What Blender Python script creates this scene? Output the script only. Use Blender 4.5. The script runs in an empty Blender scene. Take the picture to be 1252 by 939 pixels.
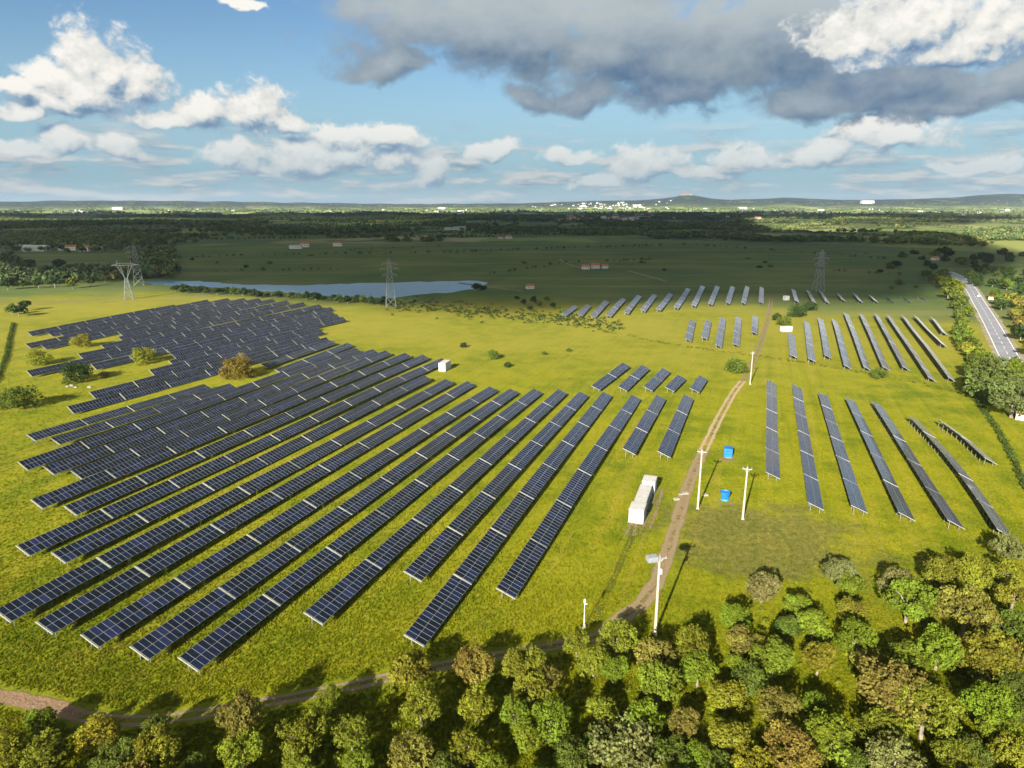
import bpy, bmesh, math, random
import numpy as np
from mathutils import Vector, Matrix

random.seed(7); RNG = np.random.default_rng(7)
SC = bpy.context.scene
COL = SC.collection
rad = math.radians

# ------------------------------------------------------------------ camera
F_PX, W_PX, H_PX, HORIZON, CAM_H = 835.0, 1252.0, 939.0, 250.0, 60.0
PITCH = math.atan((H_PX / 2 - HORIZON) / F_PX)
cam_data = bpy.data.cameras.new('camera')
cam = bpy.data.objects.new('camera', cam_data); COL.objects.link(cam)
cam.location = (0, 0, CAM_H)
cam.rotation_euler = (math.pi / 2 - PITCH, 0, 0)
cam_data.sensor_width = 36; cam_data.lens = 36 * F_PX / W_PX
cam_data.clip_start = 1; cam_data.clip_end = 60000
SC.camera = cam

# ------------------------------------------------------------------ light
SUN_EL, SHADOW_AZ = rad(23), rad(24)          # shadows run away from the camera, to the right
ldir = Vector((math.sin(SHADOW_AZ) * math.cos(SUN_EL), math.cos(SHADOW_AZ) * math.cos(SUN_EL), -math.sin(SUN_EL)))
sd = bpy.data.lights.new('sun', 'SUN'); sd.energy = 5.0; sd.angle = rad(0.53); sd.color = (1.0, 0.93, 0.80)
sun = bpy.data.objects.new('sun', sd); COL.objects.link(sun)
sun.rotation_euler = ldir.to_track_quat('-Z', 'Y').to_euler()
sun.location = (-300, -700, 400)
SC.view_settings.view_transform = 'Standard'; SC.view_settings.look = 'None'
SC.view_settings.exposure = 1.7; SC.view_settings.gamma = 1.0
SC.view_settings.use_curve_mapping = False
BG = 0.085


def px_dir(x, y):
    u = (x - W_PX / 2) / F_PX; v = (H_PX / 2 - y) / F_PX
    return Vector((u, math.cos(PITCH) + v * math.sin(PITCH), -math.sin(PITCH) + v * math.cos(PITCH)))


def U(x, y, z=0.0):                            # where the sight line through a photo point meets height z
    d = px_dir(x, y); t = (z - CAM_H) / d.z
    return Vector((d.x * t, d.y * t, z))


def azel(x, y):
    d = px_dir(x, y)
    return math.degrees(math.atan2(d.x, d.y)), math.degrees(math.atan2(d.z, math.hypot(d.x, d.y)))


# ------------------------------------------------------------------ node helper
class NT:
    def __init__(s, tree):
        s.t = tree; s.n = tree.nodes; s.l = tree.links

    def new(s, typ, **kw):
        nd = s.n.new(typ)
        for k, v in kw.items(): setattr(nd, k, v)
        return nd

    def put(s, sock, v):
        if isinstance(v, bpy.types.NodeSocket): s.l.new(v, sock)
        elif v is not None:
            if sock.type == 'RGBA' and len(v) == 3: v = (*v, 1)
            sock.default_value = v

    def m(s, op, a, b=None, c=None, clamp=False):
        nd = s.new('ShaderNodeMath', operation=op, use_clamp=clamp)
        for i, v in enumerate((a, b, c)):
            if v is not None: s.put(nd.inputs[i], v)
        return nd.outputs[0]

    def v(s, op, a, b=None):
        nd = s.new('ShaderNodeVectorMath', operation=op)
        s.put(nd.inputs[0], a)
        if op == 'SCALE': s.put(nd.inputs[3], b)
        elif b is not None: s.put(nd.inputs[1], b)
        return nd.outputs['Value'] if op in ('LENGTH', 'DOT_PRODUCT', 'DISTANCE') else nd.outputs[0]

    def mix(s, f, a, b, mode='MIX'):
        nd = s.new('ShaderNodeMix', data_type='RGBA', blend_type=mode)
        s.put(nd.inputs[0], f); s.put(nd.inputs[6], a); s.put(nd.inputs[7], b)
        return nd.outputs[2]

    def noise(s, vec, scale, detail=4, rough=0.55, dist=0.0, out=0):
        nd = s.new('ShaderNodeTexNoise')
        if vec is not None: s.put(nd.inputs['Vector'], vec)
        nd.inputs['Scale'].default_value = scale; nd.inputs['Detail'].default_value = detail
        nd.inputs['Roughness'].default_value = rough; nd.inputs['Distortion'].default_value = dist
        return nd.outputs[out]

    def ramp(s, x, a, b, lo=0.0, hi=1.0, smooth=True):
        nd = s.new('ShaderNodeMapRange', interpolation_type='SMOOTHSTEP' if smooth else 'LINEAR', clamp=True)
        s.put(nd.inputs[0], x)
        nd.inputs[1].default_value = a; nd.inputs[2].default_value = b
        nd.inputs[3].default_value = lo; nd.inputs[4].default_value = hi
        return nd.outputs[0]

    def cramp(s, x, stops):
        nd = s.new('ShaderNodeValToRGB'); s.put(nd.inputs[0], x)
        e = nd.color_ramp.elements
        while len(e) < len(stops): e.new(0.5)
        for i, (p, c) in enumerate(stops):
            e[i].position = p; e[i].color = (*c, 1)
        return nd.outputs[0]


# ------------------------------------------------------------------ sky: physical sky with clouds
world = bpy.data.worlds.new('World'); SC.world = world; world.use_nodes = True
wt = NT(world.node_tree); world.node_tree.nodes.clear()
sky = wt.new('ShaderNodeTexSky'); sky.sky_type = 'NISHITA'; sky.sun_disc = False
sky.sun_elevation = SUN_EL; sky.sun_rotation = SHADOW_AZ + math.pi
sky.altitude = 200; sky.air_density = 1.0; sky.dust_density = 0.6; sky.ozone_density = 2.0
SKY_OUT = BG * 2 ** SC.view_settings.exposure


def lin(r, g, b):                              # a display colour as a sky radiance
    f = lambda c: ((c / 255 + 0.055) / 1.055) ** 2.4
    return tuple(f(c) / SKY_OUT for c in (r, g, b))


def ell(x, y, rx, ry):
    a, e = azel(x, y); a2, _ = azel(x + rx, y); _, e2 = azel(x, y - ry)
    return a, e, abs(a2 - a), abs(e2 - e)


CUMULUS = [ell(*q) for q in [
    (95, 120, 88, 40), (128, 100, 62, 66), (165, 112, 58, 50), (70, 128, 58, 34), (20, 108, 34, 18), (35, 138, 44, 16),
    (250, 143, 60, 34), (310, 146, 70, 44), (345, 158, 50, 20), (200, 150, 66, 18),
    (408, 168, 34, 18), (465, 170, 60, 22), (375, 200, 85, 30), (425, 192, 55, 34), (290, 196, 60, 24), (480, 200, 46, 26), (530, 210, 36, 28),
    (150, 182, 36, 22), (84, 176, 40, 18), (30, 182, 46, 14), (296, 4, 30, 10),
    (1105, 40, 160, 60), (1045, 50, 70, 50), (1210, 40, 110, 62), (1160, 64, 120, 34), (1060, 74, 60, 30), (110, 80, 50, 40), (60, 105, 50, 36),
    (905, 192, 46, 26), (1003, 194, 40, 24), (790, 203, 64, 30), (735, 222, 50, 18), (1090, 170, 80, 30), (605, 186, 44, 16), (700, 192, 40, 12), (1190, 205, 70, 14), (850, 212, 60, 12)]]
DECK = [ell(*q) for q in [
    (620, 40, 190, 92), (760, 60, 240, 95), (930, 70, 260, 105), (1110, 100, 240, 72), (1200, 120, 140, 44), (520, 30, 120, 62),
    (700, 112, 90, 34), (840, 112, 70, 34), (1010, 128, 130, 40), (480, 78, 60, 30), (1080, 160, 70, 26), (1150, 140, 130, 40), (1230, 90, 90, 60)]]


def field(t, P, blobs, flat):
    acc = None
    for a, e, rx, ry in blobs:
        q = t.v('MULTIPLY', t.v('SUBTRACT', P, (a, e, 0)), (1 / rx, 1 / ry, 0))
        q = t.v('MAXIMUM', q, t.v('MULTIPLY', q, (-1, -flat, 0)))
        d = t.m('SUBTRACT', 1.0, t.v('LENGTH', q))
        acc = d if acc is None else t.m('SMOOTH_MAX', acc, d, 0.12)
    return acc


tc = wt.new('ShaderNodeTexCoord'); D = tc.outputs['Generated']
sep = wt.new('ShaderNodeSeparateXYZ'); wt.put(sep.inputs[0], D)
dx, dy, dz = sep.outputs
AZ = wt.m('MULTIPLY', wt.m('ARCTAN2', dx, dy), 180 / math.pi)
EL = wt.m('MULTIPLY', wt.m('ARCSINE', dz), 180 / math.pi)
cmb = wt.new('ShaderNodeCombineXYZ'); wt.put(cmb.inputs[0], AZ); wt.put(cmb.inputs[1], EL)
P0 = cmb.outputs[0]


def cloud_density(off, blobs, flat, amp, scale, warp, fine):
    P = wt.v('ADD', P0, (off[0], off[1], 0))
    dd = wt.v('ADD', D, (rad(off[0]), 0, rad(off[1])))
    dd = wt.v('MULTIPLY', dd, (1, 1, 1.25))
    w = wt.v('SUBTRACT', wt.noise(dd, scale * 0.8, 4, 0.55, out=1), (0.5, 0.5, 0.5))
    P = wt.v('ADD', P, wt.v('SCALE', w, warp))
    n = wt.noise(dd, scale, 5, 0.55)
    n2 = wt.noise(dd, scale * 3.3, 8, 0.62, 0.4)
    d = wt.m('ADD', field(wt, P, blobs, flat), wt.m('MULTIPLY', wt.m('SUBTRACT', n, 0.485), amp))
    return wt.m('ADD', d, wt.m('MULTIPLY', wt.m('SUBTRACT', n2, 0.5), fine))


c0 = cloud_density((0, 0), CUMULUS, 1.6, 1.25, 17, 3.0, 1.1)
c1 = cloud_density((-0.45, 0.85), CUMULUS, 1.6, 1.25, 17, 3.0, 1.1)
k0 = cloud_density((0, 0), DECK, 1.5, 1.6, 8, 6.0, 1.2)
k1 = cloud_density((-0.8, 1.3), DECK, 1.5, 1.6, 8, 6.0, 1.2)
hsv = wt.new('ShaderNodeHueSaturation'); wt.put(hsv.inputs['Color'], sky.outputs[0])
hsv.inputs['Saturation'].default_value = 1.18; hsv.inputs['Value'].default_value = 0.44
# the air near the horizon is a soft grey blue, not a bright band
base = wt.mix(wt.ramp(EL, 14, 1.0, 0, 0.9), hsv.outputs[0], lin(154, 194, 214))
# low stratus bands near the horizon
dl = wt.v('MULTIPLY', D, (1, 1, 5.5))
nl = wt.noise(dl, 9.5, 9, 0.62, 0.3)
nl2 = wt.noise(wt.v('ADD', dl, (-0.01, 0, 0.045)), 9.5, 9, 0.62, 0.3)
al = wt.m('MULTIPLY', wt.ramp(nl, 0.43, 0.60), wt.m('MULTIPLY', wt.ramp(EL, 7.0, 3.4), wt.ramp(EL, -1, 0.8)))
cl = wt.mix(wt.m('ADD', 0.45, wt.m('MULTIPLY', wt.m('SUBTRACT', nl, nl2), 5), clamp=True), lin(140, 168, 188), lin(222, 223, 220))
out = wt.mix(wt.m('MULTIPLY', al, 0.8), base, cl)
# open sky beyond the picture: scattered cloud at one height
zz = wt.m('ADD', wt.m('MAXIMUM', dz, 0.0), 0.12)
pl = wt.new('ShaderNodeCombineXYZ'); wt.put(pl.inputs[0], wt.m('DIVIDE', dx, zz)); wt.put(pl.inputs[1], wt.m('DIVIDE', dy, zz))
no = wt.noise(pl.outputs[0], 0.9, 8, 0.55)
outside = wt.m('MAXIMUM', wt.ramp(EL, 15, 24), wt.ramp(wt.m('ABSOLUTE', AZ), 38, 46))
ao = wt.m('MULTIPLY', wt.ramp(no, 0.52, 0.62), wt.m('MULTIPLY', outside, wt.ramp(EL, 0, 5)))
out = wt.mix(ao, out, wt.mix(wt.ramp(no, 0.55, 0.75), lin(225, 225, 222), lin(130, 142, 155)))
# the grey deck
kl = wt.m('ADD', 0.24, wt.m('MULTIPLY', wt.m('SUBTRACT', k0, k1), 0.42), clamp=True)
kn = wt.noise(wt.v('MULTIPLY', D, (1, 1, 2.2)), 5.0, 7, 0.6)
kc = wt.mix(kl, wt.mix(wt.ramp(kn, 0.38, 0.62), lin(76, 110, 146), lin(118, 138, 154)), lin(206, 213, 214))
kc = wt.mix(wt.m('MULTIPLY', wt.ramp(EL, 10.8, 13.8), wt.ramp(kn, 0.3, 0.6, 0.55, 1)), kc, lin(188, 197, 199))
out = wt.mix(wt.m('MULTIPLY', wt.ramp(k0, -0.12, 0.48), 0.96), out, kc)
# cumulus
clt = wt.m('ADD', 0.56, wt.m('MULTIPLY', wt.m('SUBTRACT', c0, c1), 0.90), clamp=True)
cc = wt.cramp(clt, [(0.0, lin(112, 142, 174)), (0.3, lin(160, 182, 202)), (0.58, lin(226, 227, 223)), (1.0, lin(255, 252, 244))])
cc = wt.mix(wt.ramp(EL, 8, 1.5, 0, 0.42), cc, lin(170, 196, 212))
out = wt.mix(wt.m('MULTIPLY', wt.ramp(c0, -0.06, 0.40), wt.ramp(EL, 1, 7, 0.8, 1.0)), out, cc)
bg = wt.new('ShaderNodeBackground'); wt.put(bg.inputs[0], out); bg.inputs[1].default_value = BG
wo = wt.new('ShaderNodeOutputWorld'); wt.l.new(bg.outputs[0], wo.inputs[0])
world.cycles.sampling_method = 'MANUAL'; world.cycles.sample_map_resolution = 512


# ------------------------------------------------------------------ terrain height
def sstep(x, a, b):
    t = np.clip((x - a) / (b - a), 0, 1); return t * t * (3 - 2 * t)


RIDGE_X = [-600, -200, 0, 60, 130, 200, 260, 330, 400, 480, 560, 640, 700, 740, 780, 800, 812, 825, 834, 842, 852, 870, 890, 930, 960, 990, 1030, 1090, 1160, 1195, 1225, 1260, 1500, 1900]
RIDGE_Y = [248, 246, 248, 247, 247, 246.5, 247.5, 248, 249, 250, 250, 249, 247.5, 246.5, 245.5, 245, 244, 242, 240, 239.5, 241.5, 244.5, 245.5, 244.5, 243.5, 245, 246, 245.5, 244.5, 242, 240.5, 241, 244, 247]
MID_BUMPS = [(150, 900, 420, 220, 7.0), (-420, 1000, 260, 200, 5.0), (620, 1150, 260, 220, 6.0), (-1100, 1700, 700, 500, 9.0), (300, 2300, 900, 500, 8.0), (1500, 2500, 600, 600, 10.0)]


def height(X, Y):
    X = np.asarray(X, float); Y = np.asarray(Y, float)
    r = np.hypot(X, Y); h = np.zeros_like(r)
    for bx, by, sx, sy, a in MID_BUMPS:
        h = h + a * np.exp(-((X - bx) / sx) ** 2 - ((Y - by) / sy) ** 2)
    h = h * sstep(r, 560, 800)
    pxx = 626 + 864 * X / np.maximum(Y, 1e-3)
    ry = np.where(Y > 50, np.interp(pxx, RIDGE_X, RIDGE_Y), 246.0)
    dpx = 250.0 - ry
    wig = 3.0 * np.sin(X * 0.0031 + 1.3) * np.sin(Y * 0.0027) + 2.0 * np.sin(X * 0.011 + Y * 0.004)
    ridge = (60 + np.maximum(dpx, -3) * r / F_PX) * sstep(r, 8200, 10500) * (1 - 0.5 * sstep(r, 11500, 13500))
    low = (4 + 2.2 * wig) * sstep(r, 1500, 5000)
    return h + ridge + low


def hz(X, Y): return float(height(X, Y))


def G(x, y):                                   # photo point -> point on the ground
    p = U(x, y)
    for _ in range(6):
        p = U(x, y, min(hz(p.x, p.y), CAM_H - 6))
    p.z = hz(p.x, p.y); return p


def at_dist(x, r):                             # photo column, ground distance
    d = px_dir(x, 250); h = math.hypot(d.x, d.y)
    X, Y = d.x / h * r, d.y / h * r
    return Vector((X, Y, hz(X, Y)))


# ------------------------------------------------------------------ object helpers
def tag(o, label=None, cat=None, group=None, kind=None):
    if label: o['label'] = label
    if cat: o['category'] = cat
    if group: o['group'] = group
    if kind: o['kind'] = kind
    return o


def link(name, mesh, parent=None, loc=None, rot=None, scale=None):
    o = bpy.data.objects.new(name, mesh); COL.objects.link(o)
    if parent is not None: o.parent = parent
    if loc is not None: o.location = loc
    if rot is not None: o.rotation_euler = rot
    if scale is not None: o.scale = scale
    return o


def empty(name, loc, rz=0.0):
    o = bpy.data.objects.new(name, None); COL.objects.link(o)
    o.location = loc; o.rotation_euler = (0, 0, rz); o.empty_display_size = 0.5
    return o


def np_mesh(name, V, Fc, mats=(), midx=None, smooth=False, tint=None):
    V = np.asarray(V, np.float32); Fc = np.asarray(Fc, np.int32)
    k = Fc.shape[1]; me = bpy.data.meshes.new(name)
    me.vertices.add(len(V)); me.vertices.foreach_set('co', V.ravel())
    me.loops.add(Fc.size); me.loops.foreach_set('vertex_index', Fc.ravel())
    me.polygons.add(len(Fc)); me.polygons.foreach_set('loop_start', np.arange(0, Fc.size, k, dtype=np.int32))
    if midx is not None: me.polygons.foreach_set('material_index', np.asarray(midx, np.int32))
    if smooth: me.polygons.foreach_set('use_smooth', np.ones(len(Fc), bool))
    me.update(calc_edges=True)
    if tint is not None:
        at = me.attributes.new('tint', 'FLOAT', 'FACE'); at.data.foreach_set('value', np.asarray(tint, np.float32))
    for m in mats: me.materials.append(m)
    return me


class MB:                                      # collects simple solids into one mesh
    def __init__(s): s.v = []; s.f = []; s.m = []

    def add(s, vs, fs, mi=0):
        b = len(s.v); s.v += [tuple(v) for v in vs]
        for f in fs: s.f.append([b + i for i in f]); s.m.append(mi)
        return s

    def box(s, c, d, mi=0, M=None):
        x, y, z = (q / 2 for q in d); cx, cy, cz = c
        vs = [Vector((cx + i * x, cy + j * y, cz + k * z)) for k in (-1, 1) for j in (-1, 1) for i in (-1, 1)]
        if M is not None: vs = [M @ v for v in vs]
        return s.add(vs, [(0, 2, 3, 1), (4, 5, 7, 6), (0, 1, 5, 4), (2, 6, 7, 3), (0, 4, 6, 2), (1, 3, 7, 5)], mi)

    def bar(s, a, b, w, mi=0, n=4, w2=None):
        a, b = Vector(a), Vector(b); w2 = w if w2 is None else w2
        d = (b - a).normalized(); u = d.orthogonal().normalized()
        if abs(d.z) > 0.99: u = Vector((1, 0, 0))
        q = d.cross(u); vs = []
        for p, ww in ((a, w), (b, w2)):
            for i in range(n):
                t = 2 * math.pi * (i + 0.5) / n
                vs.append(p + (u * math.cos(t) + q * math.sin(t)) * ww * (0.7071 if n == 4 else 0.5))
        fs = [(i, (i + 1) % n, n + (i + 1) % n, n + i) for i in range(n)]
        fs += [tuple(reversed(range(n))), tuple(range(n, 2 * n))]
        return s.add(vs, fs, mi)

    def mesh(s, name, *mats, smooth=False):
        me = bpy.data.meshes.new(name); me.from_pydata(s.v, [], s.f); me.update()
        me.polygons.foreach_set('material_index', s.m)
        if smooth: me.polygons.foreach_set('use_smooth', [True] * len(s.f))
        for m in mats: me.materials.append(m)
        return me


# ------------------------------------------------------------------ materials
def mat(name):
    m = bpy.data.materials.new(name); m.use_nodes = True; m.node_tree.nodes.clear()
    t = NT(m.node_tree); o = t.new('ShaderNodeOutputMaterial')
    return m, t, o


def solid(name, col, rough=0.6, metal=0.0, var=0.15, vscale=3.0, spec=0.5):
    m, t, o = mat(name)
    g = t.new('ShaderNodeTexCoord'); n = t.noise(g.outputs['Object'], vscale, 4)
    f = t.ramp(n, 0.3, 0.7)
    c = t.mix(f, tuple(q * (1 - var) for q in col), tuple(min(1, q * (1 + var)) for q in col))
    b = t.new('ShaderNodeBsdfPrincipled'); t.put(b.inputs['Base Color'], c)
    b.inputs['Roughness'].default_value = rough; b.inputs['Metallic'].default_value = metal
    b.inputs['Specular IOR Level'].default_value = spec
    t.l.new(b.outputs[0], o.inputs[0]); return m


def grass_colour(t):
    """albedo of the meadow from world position (shared by ground sheet and grass tufts)"""
    g = t.new('ShaderNodeNewGeometry'); P = g.outputs['Position']
    flat = t.v('MULTIPLY', P, (1, 1, 0))
    n1 = t.noise(flat, 0.016, 5, 0.6); n2 = t.noise(flat, 0.11, 5, 0.62); n3 = t.noise(flat, 0.8, 4, 0.65)
    c = t.mix(t.ramp(n1, 0.36, 0.62), (0.135, 0.165, 0.004), (0.225, 0.222, 0.005))
    c = t.mix(t.ramp(n2, 0.40, 0.68), c, (0.255, 0.240, 0.009))
    c = t.mix(t.m('MULTIPLY', t.ramp(n2, 0.48, 0.30), 0.65), c, (0.105, 0.135, 0.005))
    c = t.mix(t.m('MULTIPLY', t.ramp(n3, 0.50, 0.74), 0.32), c, (0.33, 0.285, 0.026))
    c = t.mix(t.m('MULTIPLY', t.ramp(n3, 0.47, 0.30), 0.36), c, (0.080, 0.105, 0.006))
    # faint drive lines between the rows
    rx = t.v('DOT_PRODUCT', flat, (math.cos(rad(20)), -math.sin(rad(20)), 0)); ry = t.v('DOT_PRODUCT', flat, (math.sin(rad(20)), math.cos(rad(20)), 0))
    cb = t.new('ShaderNodeCombineXYZ'); t.put(cb.inputs[0], t.m('MULTIPLY', rx, 0.42)); t.put(cb.inputs[1], t.m('MULTIPLY', ry, 0.012))
    dl_ = t.noise(cb.outputs[0], 1.0, 4, 0.6)
    c = t.mix(t.m('MULTIPLY', t.ramp(dl_, 0.52, 0.68), 0.42), c, (0.30, 0.235, 0.030))
    c = t.mix(t.m('MULTIPLY', t.ramp(dl_, 0.46, 0.34), 0.35), c, (0.105, 0.140, 0.005))
    # drier, straw-tinted pasture on the rise behind the panels
    s = t.new('ShaderNodeSeparateXYZ'); t.put(s.inputs[0], P)
    near = t.ramp(t.m('ADD', s.outputs[1], t.m('MULTIPLY', n1, 60)), 150, 85, 0, 0.6)
    c = t.mix(near, c, t.mix(t.ramp(n3, 0.3, 0.7), (0.092, 0.125, 0.004), (0.165, 0.168, 0.006)))
    dry = t.ramp(s.outputs[1], 190, 330)
    c = t.mix(t.m('MULTIPLY', dry, t.ramp(n1, 0.3, 0.7, 0.25, 0.85)), c, (0.275, 0.240, 0.030))
    # rough scrubby patch between the track and the eastern panels
    p = G(930, 655)
    rr = t.v('LENGTH', t.v('MULTIPLY', t.v('SUBTRACT', flat, (p.x, p.y, 0)), (1 / 21, 1 / 17, 0)))
    rr = t.m('ADD', rr, t.m('MULTIPLY', t.m('SUBTRACT', n2, 0.5), 1.6))
    c = t.mix(t.ramp(rr, 1.1, 0.6, 0, 0.7), c, t.mix(t.ramp(n3, 0.4, 0.65), (0.115, 0.110, 0.024), (0.20, 0.165, 0.050)))
    c = t.mix(1.0, c, (0.80, 0.825, 0.95), 'MULTIPLY')
    return c, P, flat, n2, n3


def far_land_colour(t, flat):
    v1 = t.new('ShaderNodeTexVoronoi'); t.put(v1.inputs['Vector'], t.v('MULTIPLY', flat, (0.0032, 0.0019, 0))); v1.inputs['Scale'].default_value = 1
    t.put(v1.inputs['Vector'], t.v('ADD', t.v('MULTIPLY', flat, (0.0032, 0.0019, 0)), t.v('SCALE', t.noise(flat, 0.002, 3, out=1), 0.8)))
    r = t.new('ShaderNodeSeparateColor'); t.put(r.inputs[0], v1.outputs['Color'])
    c = t.cramp(r.outputs[0], [(0.0, (0.07, 0.10, 0.035)), (0.3, (0.16, 0.20, 0.045)), (0.5, (0.26, 0.27, 0.07)), (0.72, (0.10, 0.14, 0.045)), (0.88, (0.32, 0.28, 0.13)), (1.0, (0.2, 0.23, 0.06))])
    w = t.noise(flat, 0.0035, 6, 0.65)
    c = t.mix(t.ramp(w, 0.48, 0.56), c, (0.075, 0.105, 0.042))
    return c


def make_ground():
    m, t, o = mat('meadow_and_far_fields')
    c, P, flat, n2, n3 = grass_colour(t)
    dist = t.v('LENGTH', flat)
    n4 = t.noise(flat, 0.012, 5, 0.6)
    dark = t.mix(t.ramp(n4, 0.35, 0.65), (0.062, 0.100, 0.026), (0.102, 0.122, 0.034))  # field behind the panels: cloud shade partly put into this darker, cooler green
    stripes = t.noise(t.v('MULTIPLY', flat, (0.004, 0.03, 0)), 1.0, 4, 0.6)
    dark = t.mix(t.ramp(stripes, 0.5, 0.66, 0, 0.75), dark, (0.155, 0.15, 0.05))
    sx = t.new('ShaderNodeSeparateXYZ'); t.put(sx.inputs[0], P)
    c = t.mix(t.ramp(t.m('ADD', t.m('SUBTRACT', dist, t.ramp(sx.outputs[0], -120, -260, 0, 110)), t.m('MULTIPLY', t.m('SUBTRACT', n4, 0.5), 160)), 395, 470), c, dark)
    c = t.mix(t.ramp(dist, 950, 1150), c, far_land_colour(t, flat))
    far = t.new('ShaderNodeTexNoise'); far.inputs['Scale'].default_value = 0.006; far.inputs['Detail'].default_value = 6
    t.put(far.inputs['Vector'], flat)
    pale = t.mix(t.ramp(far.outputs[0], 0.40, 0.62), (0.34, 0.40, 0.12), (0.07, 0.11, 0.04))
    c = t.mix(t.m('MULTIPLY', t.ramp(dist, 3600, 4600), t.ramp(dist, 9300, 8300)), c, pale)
    c = t.mix(t.ramp(dist, 8600, 9600), c, t.mix(t.ramp(far.outputs[0], 0.56, 0.66), (0.018, 0.034, 0.030), (0.10, 0.12, 0.05)))  # wooded ridge, its colour darkened further in place of cloud shade
    b = t.new('ShaderNodeBsdfPrincipled'); t.put(b.inputs['Base Color'], c)
    b.inputs['Roughness'].default_value = 0.95; b.inputs['Specular IOR Level'].default_value = 0.1
    bm_ = t.new('ShaderNodeBump'); bm_.inputs['Strength'].default_value = 0.8; bm_.inputs['Distance'].default_value = 0.28
    hgt = t.m('ADD', t.m('MULTIPLY', t.noise(flat, 1.3, 5, 0.7), 0.8), t.m('MULTIPLY', n2, 1.6))
    t.put(bm_.inputs['Height'], hgt); t.put(b.inputs['Normal'], bm_.outputs[0])
    t.l.new(b.outputs[0], o.inputs[0]); return m


def make_tuft_mat():
    m, t, o = mat('grass_blades')
    c, P, flat, n2, n3 = grass_colour(t)
    a = t.new('ShaderNodeAttribute', attribute_name='tint')
    c = t.mix(1.0, c, t.mix(a.outputs['Fac'], (0.80, 0.88, 0.85), (1.18, 1.08, 1.0)), 'MULTIPLY')
    d = t.new('ShaderNodeBsdfDiffuse'); t.put(d.inputs[0], c)
    tr = t.new('ShaderNodeBsdfTranslucent'); t.put(tr.inputs[0], c)
    mx = t.new('ShaderNodeMixShader'); mx.inputs[0].default_value = 0.35
    t.l.new(d.outputs[0], mx.inputs[1]); t.l.new(tr.outputs[0], mx.inputs[2]); t.l.new(mx.outputs[0], o.inputs[0])
    return m


def make_leaf_mat(name='leaves'):
    m, t, o = mat(name)
    oi = t.new('ShaderNodeObjectInfo'); a = t.new('ShaderNodeAttribute', attribute_name='tint')
    col = oi.outputs['Color']
    hs = t.new('ShaderNodeHueSaturation'); t.put(hs.inputs['Color'], col)
    t.put(hs.inputs['Hue'], t.ramp(a.outputs['Fac'], 0, 1, 0.485, 0.515, False))
    t.put(hs.inputs['Value'], t.ramp(a.outputs['Fac'], 0, 1, 0.62, 1.85, False))
    hs.inputs['Saturation'].default_value = 1.0
    d = t.new('ShaderNodeBsdfDiffuse'); t.put(d.inputs[0], hs.outputs[0])
    tr = t.new('ShaderNodeBsdfTranslucent'); t.put(tr.inputs[0], t.mix(1.0, hs.outputs[0], (1.1, 1.15, 0.6), 'MULTIPLY'))
    mx = t.new('ShaderNodeMixShader'); mx.inputs[0].default_value = 0.28
    t.l.new(d.outputs[0], mx.inputs[1]); t.l.new(tr.outputs[0], mx.inputs[2]); t.l.new(mx.outputs[0], o.inputs[0])
    return m


def make_glass_mat():
    m, t, o = mat('photovoltaic_glass')
    g = t.new('ShaderNodeNewGeometry'); oi = t.new('ShaderNodeObjectInfo')
    rnd = t.m('FRACT', t.m('ADD', g.outputs['Random Per Island'], oi.outputs['Random']))
    c = t.cramp(rnd, [(0.0, (0.004, 0.007, 0.015)), (0.55, (0.006, 0.011, 0.026)), (0.85, (0.009, 0.015, 0.042)), (1.0, (0.015, 0.020, 0.062))])
    b = t.new('ShaderNodeBsdfPrincipled'); t.put(b.inputs['Base Color'], c)
    b.inputs['Roughness'].default_value = 0.11; b.inputs['Specular IOR Level'].default_value = 0.25
    t.l.new(b.outputs[0], o.inputs[0]); return m


M_GROUND = make_ground(); M_TUFT = make_tuft_mat(); M_LEAF = make_leaf_mat(); M_GLASS = make_glass_mat()
M_ALU = solid('aluminium_frame', (0.28, 0.29, 0.31), 0.45, 0.3, 0.08)
M_STEEL = solid('galvanised_steel', (0.20, 0.20, 0.20), 0.6, 0.4, 0.15)
M_BACK = solid('panel_backing', (0.05, 0.05, 0.055), 0.7)
M_RAIL = solid('pale_end_rail', (0.3900, 0.3900, 0.3675), 0.5, 0.0, 0.08)
M_BARK = solid('bark', (0.20, 0.165, 0.12), 0.95, 0, 0.4, 6)
M_WHITE = solid('white_paint', (0.4588, 0.4588, 0.4662), 0.5, 0, 0.06, 1.5)
M_CABROOF = solid('cabin_roof_sheet', (0.40, 0.375, 0.36), 0.7, 0, 0.12, 1.2)
M_OFFW = solid('weathered_white', (0.4884, 0.4736, 0.4440), 0.7, 0, 0.15, 2)
M_GREYM = solid('grey_metal', (0.30, 0.31, 0.33), 0.5, 0.3)
M_DOOR = solid('grey_door', (0.42, 0.45, 0.50), 0.5)
M_BLUE = solid('blue_plastic', (0.0085, 0.1360, 0.3910), 0.45, 0, 0.2, 2)
M_TEAL = solid('teal_plastic', (0.02, 0.25, 0.30), 0.5, 0, 0.2, 2)
M_CONC = solid('pole_concrete', (0.3404, 0.3108, 0.2516), 0.9, 0, 0.12, 2)
M_INS = solid('insulator', (0.25, 0.17, 0.12), 0.25)
M_LATT = solid('lattice_steel', (0.21, 0.23, 0.23), 0.6, 0.2)
M_ROOF = solid('terracotta', (0.34, 0.11, 0.06), 0.9, 0, 0.25, 1)
M_ROOFG = solid('grey_roof', (0.33, 0.32, 0.31), 0.8, 0, 0.2, 1)
M_WALL = solid('whitewash', (0.4930, 0.4760, 0.4420), 0.85, 0, 0.06, 1)
M_WIN = solid('window_glass', (0.03, 0.035, 0.04), 0.15)
M_ASPH = solid('asphalt', (0.20, 0.20, 0.225), 0.85, 0, 0.15, 0.15)
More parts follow.
